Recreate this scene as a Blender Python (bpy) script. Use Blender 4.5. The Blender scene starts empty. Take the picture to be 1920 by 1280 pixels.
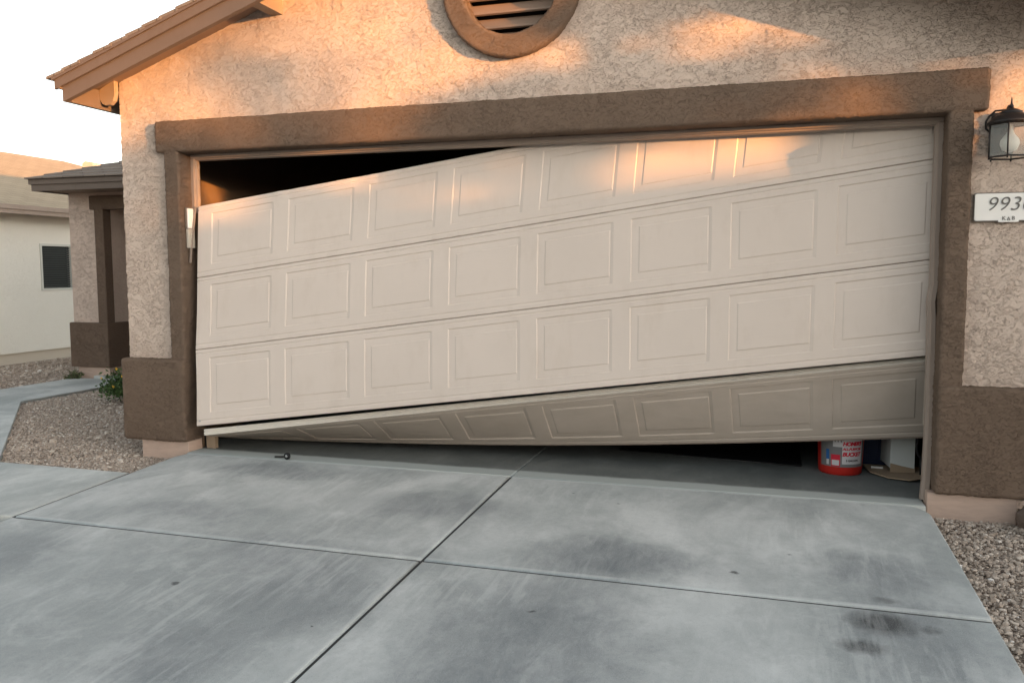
import bpy, bmesh, math, random
import numpy as np
from mathutils import Vector, Matrix, noise as mnoise

random.seed(7)
rng = np.random.default_rng(11)
scene = bpy.context.scene
COL = scene.collection

# ------------------------------------------------------------------ camera
def make_camera():
    yaw, pitch, roll = 0.29677, 0.08552, -0.00258
    cy, sy, cp, sp = math.cos(yaw), math.sin(yaw), math.cos(pitch), math.sin(pitch)
    fwd = Vector((-sy * cp, cy * cp, -sp))
    right0 = Vector((cy, sy, 0))
    up0 = right0.cross(fwd)
    cr, sr = math.cos(roll), math.sin(roll)
    right = cr * right0 + sr * up0
    up = -sr * right0 + cr * up0
    cam = bpy.data.cameras.new('camera')
    o = bpy.data.objects.new('camera', cam)
    m = Matrix((( right.x, up.x, -fwd.x, 3.97553), (right.y, up.y, -fwd.y, -5.03981),
                (right.z, up.z, -fwd.z, 1.30221), (0, 0, 0, 1)))
    o.matrix_world = m
    cam.sensor_width = 36
    cam.lens = 1561.92 / 1920 * 36
    cam.clip_start = 0.05
    cam.clip_end = 2000
    COL.objects.link(o)
    scene.camera = o
make_camera()

# ------------------------------------------------------------------ light
SUN_AZ = math.radians(67.0)      # to the right of the facade normal
SUN_EL = math.radians(3.6)
SUND = Vector((math.sin(SUN_AZ) * math.cos(SUN_EL), -math.cos(SUN_AZ) * math.cos(SUN_EL), math.sin(SUN_EL)))
world = bpy.data.worlds.new('World')
scene.world = world
world.use_nodes = True
wn = world.node_tree
bg = wn.nodes['Background']
sky = wn.nodes.new('ShaderNodeTexSky')
sky.sky_type = 'NISHITA'
sky.sun_disc = False
sky.sun_elevation = SUN_EL
sky.sun_rotation = math.atan2(SUND.x, SUND.y)
sky.altitude = 700
sky.air_density = 1.0
sky.dust_density = 2.0
sky.ozone_density = 1.0
hs = wn.nodes.new('ShaderNodeHueSaturation')
hs.inputs['Saturation'].default_value = 0.35
wn.links.new(sky.outputs[0], hs.inputs['Color'])
wn.links.new(hs.outputs[0], bg.inputs['Color'])
bg.inputs['Strength'].default_value = 0.15
sd = bpy.data.lights.new('sun', 'SUN')
sd.energy = 2.1
sd.angle = math.radians(0.55)
sd.color = (1.0, 0.42, 0.105)
so = bpy.data.objects.new('sun', sd)
so.rotation_euler = SUND.to_track_quat('Z', 'Y').to_euler()
COL.objects.link(so)
scene.view_settings.view_transform = 'Standard'
scene.view_settings.look = 'None'
scene.view_settings.gamma = 1.0
scene.view_settings.exposure = 2.5
scene.cycles.max_bounces = 8
scene.cycles.diffuse_bounces = 5

# ------------------------------------------------------------------ materials
def new_mat(name, color=(.5, .5, .5), rough=.8, metal=0.0, spec=.3):
    m = bpy.data.materials.new(name)
    m.use_nodes = True
    b = m.node_tree.nodes['Principled BSDF']
    b.inputs['Base Color'].default_value = (*color, 1)
    b.inputs['Roughness'].default_value = rough
    b.inputs['Metallic'].default_value = metal
    b.inputs['Specular IOR Level'].default_value = spec
    return m

class NT:
    def __init__(s, mat):
        s.t = mat.node_tree
        s.b = s.t.nodes['Principled BSDF']
        s.out = s.t.nodes['Material Output']
        s.co = s.t.nodes.new('ShaderNodeTexCoord').outputs['Object']
    def n(s, typ, **kw):
        nd = s.t.nodes.new(typ)
        for k, v in kw.items():
            if hasattr(nd, k): setattr(nd, k, v)
        return nd
    def link(s, a, b): s.t.links.new(a, b)
    def mapping(s, scale=(1, 1, 1), loc=(0, 0, 0), rot=(0, 0, 0), src=None):
        m = s.n('ShaderNodeMapping')
        m.inputs['Scale'].default_value = scale
        m.inputs['Location'].default_value = loc
        m.inputs['Rotation'].default_value = rot
        s.link(src or s.co, m.inputs['Vector'])
        return m.outputs[0]
    def noise(s, scale, detail=4, rough=.55, dist=0.0, vec=None):
        m = s.n('ShaderNodeTexNoise')
        m.inputs['Scale'].default_value = scale
        m.inputs['Detail'].default_value = detail
        m.inputs['Roughness'].default_value = rough
        m.inputs['Distortion'].default_value = dist
        s.link(vec or s.co, m.inputs['Vector'])
        return m.outputs['Fac']
    def voronoi(s, scale, feature='F1', vec=None, out='Distance'):
        m = s.n('ShaderNodeTexVoronoi')
        m.feature = feature
        m.inputs['Scale'].default_value = scale
        s.link(vec or s.co, m.inputs['Vector'])
        return m.outputs[out]
    def ramp(s, fac, stops, interp='LINEAR'):
        m = s.n('ShaderNodeValToRGB')
        cr = m.color_ramp
        cr.interpolation = interp
        while len(cr.elements) < len(stops): cr.elements.new(.5)
        for e, (p, c) in zip(cr.elements, stops):
            e.position = p
            e.color = (*c, 1) if isinstance(c, tuple) else (c, c, c, 1)
        s.link(fac, m.inputs[0])
        return m.outputs[0]
    def math(s, op, a, b=None, clamp=False):
        m = s.n('ShaderNodeMath'); m.operation = op; m.use_clamp = clamp
        for i, v in enumerate((a, b)):
            if v is None: continue
            if isinstance(v, (int, float)): m.inputs[i].default_value = v
            else: s.link(v, m.inputs[i])
        return m.outputs[0]
    def mix(s, fac, a, b, blend='MIX'):
        m = s.n('ShaderNodeMix'); m.data_type = 'RGBA'; m.blend_type = blend
        for i, v in ((0, fac), (6, a), (7, b)):
            if isinstance(v, (int, float)): m.inputs[i].default_value = v
            elif isinstance(v, tuple): m.inputs[i].default_value = (*v, 1)
            else: s.link(v, m.inputs[i])
        return m.outputs[2]
    def bump(s, h, strength=.5, dist=.01):
        m = s.n('ShaderNodeBump')
        m.inputs['Strength'].default_value = strength
        m.inputs['Distance'].default_value = dist
        s.link(h, m.inputs['Height'])
        s.link(m.outputs[0], s.b.inputs['Normal'])
    def color(s, c): s.link(c, s.b.inputs['Base Color'])
    def sep(s):
        m = s.n('ShaderNodeSeparateXYZ'); s.link(s.co, m.inputs[0]); return m.outputs

def stucco(name, base, dark, disp=.006, scale=10.0, true_disp=True):
    m = new_mat(name, base, .92, spec=.15)
    t = NT(m)
    warp = t.noise(7, 3)
    hz_ = t.mapping((.78, 1, 1.25))
    n1 = t.noise(scale * .78, 6, .64, .45, hz_)
    n2 = t.noise(scale * 1.9, 5, .62, .3, t.mapping((.7, 1, 1.4), (3, 5, 1)))
    msk = t.ramp(t.noise(scale * .3, 4, .6, vec=t.mapping((1, 1, 1), (9, 2, 4))), [(.44, 0.0), (.54, 1.0)])
    fine = t.noise(150, 4, .7)
    a = t.ramp(n1, [(.0, 0.0), (.455, .05), (.463, .50), (.548, .55), (.556, 1.0), (1, 1.0)])
    b = t.ramp(n2, [(.0, 0.0), (.490, .0), (.502, 1.0), (.570, 1.0), (.582, .35), (1, .3)])
    h = t.math('ADD', t.math('MULTIPLY', a, .48), t.math('MULTIPLY', t.math('MULTIPLY', b, msk), .36))
    n3 = t.noise(scale * 1.35, 6, .66, .35, t.mapping((.85, 1, 1.2), (1, 8, 3)))
    cr = t.ramp(n3, [(0, 0.0), (.478, .0), (.490, 1.0), (.500, .0), (1, 0.0)])
    h = t.math('SUBTRACT', h, t.math('MULTIPLY', cr, .42))
    h = t.math('ADD', h, t.math('MULTIPLY', fine, .20))
    blot = t.noise(1.3, 5, .6)
    c = t.mix(t.math('MULTIPLY', blot, .6, True), base, dark)
    # cavity shading put into the colour of the crevices
    c = t.mix(t.math('MULTIPLY', cr, .22), c, tuple(x * .7 for x in dark))
    t.color(c)
    if true_disp:
        d = t.n('ShaderNodeDisplacement')
        d.inputs['Scale'].default_value = disp
        d.inputs['Midlevel'].default_value = .5
        t.link(h, d.inputs['Height'])
        t.link(d.outputs[0], t.out.inputs['Displacement'])
        m.displacement_method = 'BOTH'
    else:
        t.bump(h, 1.0, disp)
    return m

M = {}
M['stucco'] = stucco('tan_stucco', (.60, .485, .402), (.54, .433, .355), .0115, 16)
M['stucco_flat'] = stucco('tan_stucco_flat', (.60, .475, .395), (.54, .425, .35), .010, 11, False)
M['brown'] = stucco('brown_stucco', (.165, .117, .085), (.135, .096, .070), .0078, 18)
M['brown_flat'] = stucco('brown_stucco_flat', (.158, .110, .080), (.128, .090, .066), .008, 15, False)
M['cream'] = stucco('cream_stucco', (.80, .77, .69), (.74, .71, .63), .003, 16, False)

def painted_concrete():
    m = new_mat('painted_foundation', (.46, .34, .27), .85)
    t = NT(m)
    n = t.noise(5, 6, .6)
    v = t.mapping((3, 3, 14))
    t.color(t.mix(t.ramp(t.noise(3, 5, .6, vec=v), [(.4, 0.0), (.7, .7)]), (.47, .345, .275), (.36, .27, .22)))
    t.bump(t.math('ADD', n, t.math('MULTIPLY', t.noise(90, 3), .3)), .5, .006)
    return m
M['stem'] = painted_concrete()

YJ_, XM_ = -1.51, 2.447
def concrete(name, driveway=False, tint=(1, 1, 1), k=1.0):
    m = new_mat(name, (.3, .31, .3), .85, spec=.25)
    t = NT(m)
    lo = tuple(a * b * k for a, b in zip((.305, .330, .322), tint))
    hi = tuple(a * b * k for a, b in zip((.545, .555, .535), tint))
    cloud = t.noise(.75, 7, .62, .4)
    c = t.mix(t.ramp(cloud, [(.32, 0.0), (.66, 1.0)]), lo, hi)
    # broom / tyre streaks running up the drive
    st = t.mapping((9.0, .9, 1), rot=(0, 0, .22))
    s1 = t.noise(1.6, 6, .65, .3, st)
    c = t.mix(t.math('MULTIPLY', t.ramp(s1, [(.42, 0.0), (.72, 1.0)]), .13), c, tuple(a * .72 for a in lo))
    big = t.noise(.9, 6, .6, .8, t.mapping((1.3, .8, 1), (4, 2, 0)))
    c = t.mix(t.math('MULTIPLY', t.ramp(big, [(.45, 0.0), (.62, 1.0)]), .55), c, tuple(a * .70 for a in lo))
    s2 = t.noise(2.2, 6, .7, .6, t.mapping((2.2, 1.6, 1)))
    c = t.mix(t.math('MULTIPLY', t.ramp(s2, [(.5, 0.0), (.68, 1.0)]), .30), c, tuple(a * 1.12 for a in hi))
    med = t.noise(3.4, 8, .68, .5, t.mapping((1.2, .8, 1), (2, 6, 0)))
    c = t.mix(t.math('MULTIPLY', t.ramp(med, [(.36, 1.0), (.52, 0.0)]), .38), c, tuple(a * .80 for a in lo))
    c = t.mix(t.math('MULTIPLY', t.ramp(med, [(.55, 0.0), (.70, 1.0)]), .35), c, tuple(a * 1.12 for a in hi))
    mott = t.noise(38, 5, .7)
    c = t.mix(t.math('MULTIPLY', t.ramp(mott, [(.35, 1.0), (.5, 0.0)]), .13), c, tuple(a * .5 for a in lo))
    if driveway:
        X, Y, Z = t.sep()
        wx = t.math('ADD', X, t.math('MULTIPLY', t.math('SUBTRACT', t.noise(5, 5, .7), .5), .34))
        wy = t.math('ADD', Y, t.math('MULTIPLY', t.math('SUBTRACT', t.noise(4.3, 5, .7, vec=t.mapping((1, 1, 1), (7, 3, 0))), .5), .34))
        sxn = t.math('ADD', X, t.math('MULTIPLY', t.math('SUBTRACT', t.noise(16, 4, .6), .5), .07))
        syn = t.math('ADD', Y, t.math('MULTIPLY', t.math('SUBTRACT', t.noise(17, 4, .6, vec=t.mapping((1, 1, 1), (7, 3, 0))), .5), .07))
        scrub = t.math('ADD', t.math('MULTIPLY', t.ramp(t.noise(4.5, 6, .72, .6, t.mapping((2.4, .9, 1), rot=(0, 0, .05))), [(.34, 0.0), (.64, 1.0)]), .50), .52)
        def blob(cx, cy, rx, ry, strength, col, soft=.6, rot=0.0):
            nonlocal c
            small = rx < .2
            dx = t.math('SUBTRACT', sxn if small else wx, cx); dy = t.math('SUBTRACT', syn if small else wy, cy)
            ca, sa = math.cos(rot), math.sin(rot)
            u = t.math('ADD', t.math('MULTIPLY', dx, ca / rx), t.math('MULTIPLY', dy, sa / rx))
            v = t.math('ADD', t.math('MULTIPLY', dx, -sa / ry), t.math('MULTIPLY', dy, ca / ry))
            r = t.math('SQRT', t.math('ADD', t.math('MULTIPLY', u, u), t.math('MULTIPLY', v, v)))
            f = t.ramp(r, [(1 - soft, 1.0), (1.0, 0.0)])
            if not small: f = t.math('MULTIPLY', f, scrub)
            c = t.mix(t.math('MULTIPLY', f, strength), c, col)
        dk = (.135, .150, .158)
        blob(3.28, -1.26, .44, .34, .85, dk)                 # tyre smudge by the middle joint
        blob(3.55, -1.28, .40, .22, .50, dk)
        blob(1.66, -1.60, .32, .30, .60, dk, rot=.5)
        blob(1.95, -2.62, .30, .40, .75, dk, rot=.6)
        blob(4.46, -1.12, .34, .30, .75, dk)
        blob(2.10, -2.0, .45, .6, .60, dk)
        blob(3.15, -2.25, .55, .95, .80, dk)
        blob(3.0, -3.1, .5, .8, .6, dk)
        blob(2.2, -.75, .65, .30, .60, dk)
        blob(.9, -.35, .7, .24, .65, dk)
        blob(.9, -1.15, .5, .25, .5, dk)
        blob(.45, -2.0, .35, .5, .5, dk)
        blob(4.55, -1.75, .36, .60, .75, dk)
        blob(3.9, -.75, .55, .35, .45, tuple(a * 1.15 for a in hi))
        blob(3.9, -1.95, .35, .9, .45, tuple(a * 1.15 for a in hi))
        blob(1.55, -.75, .55, .4, .35, tuple(a * 1.15 for a in hi))
        blob(4.43, -1.64, .15, .13, .95, (.03, .032, .034), .60)    # oil spots
        blob(4.34, -1.86, .11, .07, .88, (.035, .038, .04), .6)
        blob(4.47, -1.42, .07, .035, .6, (.05, .053, .055), .7)
        blob(4.60, -1.66, .05, .04, .6, (.05, .053, .055), .7)
        for sx, sy, r in ((1.50, -2.05, .020), (3.86, -1.28, .017), (2.30, -2.25, .008), (3.2, -.45, .010), (3.1, -1.9, .015),
                          (2.9, -.32, .010), (4.1, -1.0, .010)):
            blob(sx, sy, r * 1.3, r, .85, (.035, .038, .04), .6)
        # pale worn tooling along the joints
        def line(coord, at, w, strength, mask=None, soft=.5):
            nonlocal c
            dd = t.math('ABSOLUTE', t.math('SUBTRACT', coord, at))
            f = t.ramp(t.math('DIVIDE', dd, w), [(1 - soft, 1.0), (1.0, 0.0)])
            f = t.math('MULTIPLY', f, strength)
            if mask is not None: f = t.math('MULTIPLY', f, mask)
            c = t.mix(f, c, (.52, .54, .52))
        wob = t.math('ADD', Y, t.math('MULTIPLY', t.math('SUBTRACT', t.noise(9, 3), .5), .012))
        wobx = t.math('ADD', X, t.math('MULTIPLY', t.math('SUBTRACT', t.noise(9, 3), .5), .012))
        patch = t.ramp(t.noise(3.0, 4, .7), [(.36, .35), (.55, 1.0)])
        line(wob, YJ_ + .024, .014, .50, patch)
        line(wobx, XM_ - .018, .012, .38, patch)
        line(wob, -.098, .010, .75, t.ramp(t.noise(4.5, 3, .6, vec=t.mapping((1, .1, 1))), [(.40, .1), (.46, 1.0)]))
        # fine comb-like scrub marks in the dirty zones
        comb = t.noise(24, 3, .6, .2, t.mapping((1.0, .11, 1), rot=(0, 0, .06)))
        zone = t.ramp(t.noise(1.1, 3, .5, vec=t.mapping((1, 1, 1), (3.3, 1.1, 0))), [(.48, 0.0), (.62, 1.0)])
        c = t.mix(t.math('MULTIPLY', t.math('MULTIPLY', t.ramp(comb, [(.5, 0.0), (.62, 1.0)]), zone), .20), c, tuple(a * 1.2 for a in hi))
    pit = t.noise(210, 3, .75)
    c = t.mix(t.math('MULTIPLY', t.ramp(pit, [(.30, 1.0), (.42, 0.0)]), .35), c, tuple(a * .45 for a in lo))
    grain = t.noise(420, 2, .6)
    c = t.mix(t.math('MULTIPLY', t.ramp(grain, [(.45, 0.0), (.75, 1.0)]), .30), c, tuple(a * 1.25 for a in hi))
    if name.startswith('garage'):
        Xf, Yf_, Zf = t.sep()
        c = t.mix(t.ramp(t.math('ADD', Yf_, t.math('MULTIPLY', t.noise(6, 4), .05)), [(.085, 0.0), (.125, 1.0)]), tuple((x + y) * .47 / k for x, y in zip(lo, hi)), c)  # past the door line the colour darkens: floor dirt plus door shade
    t.color(c)
    h = t.math('ADD', t.math('MULTIPLY', t.noise(60, 5, .7), .5), t.math('MULTIPLY', t.noise(260, 2), .35))
    t.bump(h, .45, .003)
    rr = t.ramp(cloud, [(.3, .72), (.7, .92)])
    t.link(rr, t.b.inputs['Roughness'])
    return m
M['drive'] = concrete('driveway_concrete', True)
M['walk'] = concrete('walk_concrete', False, (1.03, 1.02, 1.0), 1.08)
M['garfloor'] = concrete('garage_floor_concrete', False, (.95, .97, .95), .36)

def paint(name, col, grain=True, rough=.5, dirt=.20):
    m = new_mat(name, col, rough, spec=.35)
    t = NT(m)
    g = t.noise(6, 4, .6, .2, t.mapping((4, 4, 60)))
    d = t.noise(1.2, 6, .6)
    d2 = t.noise(7, 5, .7, vec=t.mapping((1, 1, .35)))
    c = t.mix(t.math('MULTIPLY', t.ramp(d, [(.4, 0.0), (.75, 1.0)]), dirt * 1.4), col, tuple(x * .78 for x in col))
    c = t.mix(t.math('MULTIPLY', t.ramp(d2, [(.52, 0.0), (.75, 1.0)]), dirt), c, (col[0] * .7, col[1] * .64, col[2] * .56))
    t.color(c)
    if grain: t.bump(g, .28, .0015)
    return m
M['door'] = paint('almond_door_paint', (.635, .542, .468))
M['doorlip'] = new_mat('pale_metal_lip', (.62, .57, .47), .45, .2)
M['doorshade'] = paint('almond_door_paint_shaded', (.635, .542, .468))
def shade_tone():  # mottled brown tint: shade of the inward-folded section put into its colour
    m = M['doorshade']; t = NT(m)
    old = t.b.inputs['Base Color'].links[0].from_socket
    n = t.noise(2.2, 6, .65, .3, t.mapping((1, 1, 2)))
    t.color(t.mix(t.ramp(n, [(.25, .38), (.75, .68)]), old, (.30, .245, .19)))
shade_tone()
def lip():
    t = NT(M['doorlip'])
    n = t.noise(14, 6, .7, .5, t.mapping((1, 1, 8)))
    t.color(t.mix(t.ramp(n, [(.5, 0.0), (.8, .6)]), (.70, .645, .565), (.46, .40, .34)))
lip()
M['stop'] = paint('taupe_wood_paint', (.30, .235, .19), True, .6, .3)
M['fascia'] = paint('fascia_paint', (.130, .098, .078), True, .6, .3)
M['soffit'] = paint('soffit_paint', (.22, .155, .115), True, .7, .3)
M['lookout'] = paint('lookout_paint', (.30, .225, .16), True, .7, .3)
M['gutterdark'] = new_mat('drip_edge', (.10, .08, .07), .5)
M['louvre'] = paint('louvre_paint', (.27, .19, .14), True, .6, .2)
M['black'] = new_mat('black_plastic', (.012, .012, .013), .5)
M['void'] = new_mat('dark_backing', (.01, .009, .008), .9)
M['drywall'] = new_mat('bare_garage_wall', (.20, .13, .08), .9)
M['white'] = new_mat('white_plastic', (.78, .76, .70), .4)
M['cover'] = new_mat('milky_cover', (.80, .80, .78), .25)
M['keypad'] = new_mat('beige_keypad', (.52, .46, .38), .5)
M['steel'] = new_mat('zinc_steel', (.45, .45, .44), .35, .9)
M['red'] = new_mat('red_bucket_plastic', (.40, .018, .012), .45)
M['blue'] = new_mat('navy_plastic', (.012, .022, .06), .5)
M['carton'] = new_mat('white_carton', (.62, .64, .62), .6)
M['card'] = new_mat('cardboard', (.34, .25, .17), .85)
M['labelgrey'] = new_mat('label_grey', (.16, .155, .155), .5)
M['labelwhite'] = new_mat('label_white', (.50, .48, .48), .5)
M['labelred'] = new_mat('label_red', (.50, .02, .04), .5)
M['labelblack'] = new_mat('label_black', (.02, .02, .02), .5)
M['labelblue'] = new_mat('label_blue', (.02, .10, .28), .5)
M['lanternmetal'] = new_mat('aged_black_metal', (.032, .027, .025), .45, .4)
M['bulb'] = new_mat('frosted_bulb', (.86, .86, .82), .35)
M['signwhite'] = new_mat('sign_enamel', (.80, .77, .72), .3)
M['signdark'] = new_mat('sign_lettering', (.13, .12, .105), .5)
M['signborder'] = new_mat('sign_border', (.14, .12, .10), .5)
M['wood'] = paint('raw_wood', (.30, .22, .15), True, .8, .4)
M['cstem'] = new_mat('cream_foundation', (.52, .46, .38), .9)
M['neighfascia'] = paint('neighbour_fascia_paint', (.30, .235, .19), True, .6, .3)
M['screen'] = new_mat('dark_sun_screen', (.075, .085, .085), .55)
M['winframe'] = new_mat('pale_window_frame', (.55, .55, .50), .5)
M['vent'] = new_mat('vent_metal', (.55, .48, .36), .5)
M['glass'] = new_mat('clear_lantern_glass', (1, 1, 1), .04)
M['glass'].node_tree.nodes['Principled BSDF'].inputs['Transmission Weight'].default_value = .90
M['glass'].node_tree.nodes['Principled BSDF'].inputs['Base Color'].default_value = (.85, .84, .80, 1)
M['glass'].node_tree.nodes['Principled BSDF'].inputs['Roughness'].default_value = .08
M['glass'].node_tree.nodes['Principled BSDF'].inputs['IOR'].default_value = 1.15

def shingles(name, a, b, along='X', rows=7.0):
    m = new_mat(name, a, .95, spec=.1)
    t = NT(m)
    br = t.n('ShaderNodeTexBrick')
    br.offset = .5
    br.inputs['Scale'].default_value = 1.0
    br.inputs['Brick Width'].default_value = .30
    br.inputs['Row Height'].default_value = 1.0 / rows
    br.inputs['Mortar Size'].default_value = .006
    br.inputs['Color1'].default_value = (*a, 1)
    br.inputs['Color2'].default_value = (*b, 1)
    br.inputs['Mortar'].default_value = (*[x * .35 for x in b], 1)
    X, Y, Z = t.sep()
    cmb = t.n('ShaderNodeCombineXYZ')
    t.link(X if along == 'X' else Y, cmb.inputs[0])
    t.link(Y if along == 'X' else X, cmb.inputs[1])
    t.link(cmb.outputs[0], br.inputs['Vector'])
    n = t.noise(90, 3, .7)
    c = t.mix(t.math('MULTIPLY', n, .5), br.outputs['Color'], tuple(x * .45 for x in b))
    c = t.mix(t.math('MULTIPLY', t.noise(2.5, 5), .4), c, tuple(x * 1.4 for x in a))
    t.color(c)
    t.bump(t.math('ADD', br.outputs['Fac'], t.math('MULTIPLY', n, -.4)), .6, -.006)
    return m
M['shingle'] = shingles('grey_brown_shingle', (.20, .175, .155), (.15, .13, .115), 'Y')
M['shingleX'] = shingles('porch_shingle', (.25, .205, .17), (.16, .132, .112), 'X')
M['shingleN'] = shingles('neighbour_shingle', (.42, .335, .235), (.36, .285, .20), 'Y')

def gravel_mat():
    m = new_mat('gravel_ground', (.3, .25, .2), .95, spec=.1)
    t = NT(m)
    v = t.voronoi(75, 'F1', out='Color')
    sepc = t.n('ShaderNodeSeparateColor'); t.link(v, sepc.inputs[0])
    dist = t.voronoi(75)
    c = t.ramp(sepc.outputs[0], [(0, (.34, .27, .22)), (.35, (.48, .39, .32)), (.7, (.58, .48, .39)), (1, (.70, .62, .54))])
    c = t.mix(t.ramp(dist, [(.35, 0.0), (.75, .8)]), c, (.09, .07, .055))
    c = t.mix(t.math('MULTIPLY', t.noise(.9, 4), .5), c, (.26, .19, .14))
    t.color(c)
    t.bump(dist, .9, -.012)
    return m
M['gravel'] = gravel_mat()
def stone_mat():
    m = new_mat('loose_stone', (.3, .25, .2), .9, spec=.2)
    t = NT(m)
    at = t.n('ShaderNodeAttribute'); at.attribute_name = 'tone'
    c = t.ramp(at.outputs['Fac'], [(0, (.26, .21, .17)), (.3, (.40, .33, .27)), (.6, (.50, .42, .345)), (.85, (.64, .565, .48)), (1, (.88, .85, .80))])
    t.color(t.mix(t.math('MULTIPLY', t.noise(120, 3), .35), c, (.12, .09, .07)))
    return m
M['stone'] = stone_mat()
def leafmat(name, a, b):
    m = new_mat(name, a, .6, spec=.3)
    t = NT(m)
    t.color(t.mix(t.ramp(t.noise(25, 3), [(.35, 0.0), (.65, 1.0)]), a, b))
    return m
M['leaf'] = leafmat('bush_leaf', (.035, .075, .022), (.085, .14, .04))
M['leafdry'] = leafmat('weed_leaf', (.06, .085, .035), (.12, .13, .06))
M['treeleaf'] = leafmat('tree_leaf', (.05, .08, .025), (.10, .12, .05))
M['yellow'] = new_mat('yellow_petal', (.75, .42, .05), .6)
M['bark'] = new_mat('bark', (.12, .09, .065), .9)
M['felt'] = new_mat('joint_felt', (.05, .05, .048), .95)
M['rock'] = new_mat('dark_rock', (.13, .095, .075), .95)
M['asphalt'] = new_mat('asphalt', (.06, .06, .06), .9)

# ------------------------------------------------------------------ helpers
def link_mesh(name, me, mat, parent=None):
    for mm in (mat if isinstance(mat, (list, tuple)) else [mat]):
        me.materials.append(mm)
    o = bpy.data.objects.new(name, me)
    COL.objects.link(o)
    if parent is not None: o.parent = parent
    return o

def obj_bm(name, bm, mat, parent=None, smooth=False):
    bmesh.ops.recalc_face_normals(bm, faces=bm.faces)
    me = bpy.data.meshes.new(name)
    bm.to_mesh(me); bm.free()
    if smooth:
        for p in me.polygons: p.use_smooth = True
    return link_mesh(name, me, mat, parent)

def obj_np(name, V, F, mat, parent=None, smooth=False, mi=None):
    """V (n,3), F (m,k) all the same k"""
    V = np.ascontiguousarray(V, dtype=np.float32); F = np.ascontiguousarray(F, dtype=np.int32)
    me = bpy.data.meshes.new(name)
    me.vertices.add(len(V)); me.vertices.foreach_set('co', V.ravel())
    k = F.shape[1]
    me.loops.add(F.size); me.loops.foreach_set('vertex_index', F.ravel())
    me.polygons.add(len(F)); me.polygons.foreach_set('loop_start', np.arange(0, F.size, k, dtype=np.int32))
    try: me.polygons.foreach_set('loop_total', np.full(len(F), k, dtype=np.int32))
    except Exception: pass
    if mi is not None: me.polygons.foreach_set('material_index', np.ascontiguousarray(mi, dtype=np.int32))
    me.polygons.foreach_set('use_smooth', np.full(len(F), bool(smooth)))
    me.update(calc_edges=True); me.validate()
    return link_mesh(name, me, mat, parent)

def box(bm, x0, x1, y0, y1, z0, z1, bevel=0.0, mat=0):
    r = bmesh.ops.create_cube(bm, size=1.0)
    vs = r['verts']
    for v in vs:
        v.co = Vector((x0 + (v.co.x + .5) * (x1 - x0), y0 + (v.co.y + .5) * (y1 - y0), z0 + (v.co.z + .5) * (z1 - z0)))
    fs = set(f for v in vs for f in v.link_faces)
    for f in fs: f.material_index = mat
    if bevel > 0:
        es = list(set(e for v in vs for e in v.link_edges))
        rr = bmesh.ops.bevel(bm, geom=es, offset=bevel, segments=2, affect='EDGES', profile=.6)
        for f in rr['faces']: f.material_index = mat
    return vs

def prism(bm, poly, axis, a, b, mat=0):
    """extrude 2D polygon along axis ('x','y','z') from a to b"""
    def P(u, v, w):
        return {'x': (w, u, v), 'y': (u, w, v), 'z': (u, v, w)}[axis]
    A = [bm.verts.new(P(u, v, a)) for u, v in poly]
    B = [bm.verts.new(P(u, v, b)) for u, v in poly]
    n = len(poly)
    fs = [bm.faces.new(A), bm.faces.new(B[::-1])]
    for i in range(n):
        fs.append(bm.faces.new((A[i], B[i], B[(i + 1) % n], A[(i + 1) % n])))
    for f in fs: f.material_index = mat
    return fs

def tube(bm, pts, r, seg=8, mat=0, caps=True):
    pts = [Vector(p) for p in pts]
    rs = r if isinstance(r, (list, tuple)) else [r] * len(pts)
    rings = []
    up = Vector((0.13, .21, 1)).normalized()
    for i, p in enumerate(pts):
        d = (pts[min(i + 1, len(pts) - 1)] - pts[max(i - 1, 0)]).normalized()
        s = d.cross(up)
        if s.length < 1e-3: s = d.cross(Vector((1, 0, 0)))
        s.normalize(); t = s.cross(d)
        rings.append([bm.verts.new(p + rs[i] * (math.cos(a) * s + math.sin(a) * t)) for a in [2 * math.pi * k / seg for k in range(seg)]])
    for a, b in zip(rings[:-1], rings[1:]):
        for k in range(seg):
            f = bm.faces.new((a[k], a[(k + 1) % seg], b[(k + 1) % seg], b[k])); f.material_index = mat; f.smooth = True
    if caps:
        bm.faces.new(rings[0][::-1]).material_index = mat
        bm.faces.new(rings[-1]).material_index = mat

def lathe(bm, prof, c, seg=24, axis='z', mat=0, smooth=True, closed_ends=True, phase=0.0):
    """prof: list of (r, h)"""
    rings = []
    for r, h in prof:
        ring = []
        for k in range(seg):
            a = 2 * math.pi * k / seg + phase
            u, v = r * math.cos(a), r * math.sin(a)
            co = {'z': (u, v, h), 'y': (u, h, v), 'x': (h, u, v)}[axis]
            ring.append(bm.verts.new(Vector(c) + Vector(co)))
        rings.append(ring)
    for a, b in zip(rings[:-1], rings[1:]):
        for k in range(seg):
            f = bm.faces.new((a[k], a[(k + 1) % seg], b[(k + 1) % seg], b[k])); f.material_index = mat; f.smooth = smooth
    if closed_ends:
        bm.faces.new(rings[0][::-1]).material_index = mat
        bm.faces.new(rings[-1]).material_index = mat

def thing(name, label, cat, loc=(0, 0, 0), group=None):
    o = bpy.data.objects.new(name, None)
    o.location = loc; o.empty_display_size = .2
    COL.objects.link(o)
    o['label'] = label; o['category'] = cat
    if group: o['group'] = group
    return o
def part_empty(name, parent):
    o = bpy.data.objects.new(name, None); COL.objects.link(o); o.parent = parent; o.empty_display_size = .2
    return o
def tag(o, label, cat, group=None, kind=None):
    o['label'] = label; o['category'] = cat
    if group: o['group'] = group
    if kind: o['kind'] = kind
    return o
def structure(o, label=None):
    o['kind'] = 'structure'
    if label: o['label'] = label; o['category'] = o.name.split('.')[0].replace('_', ' ')
    return o

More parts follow.
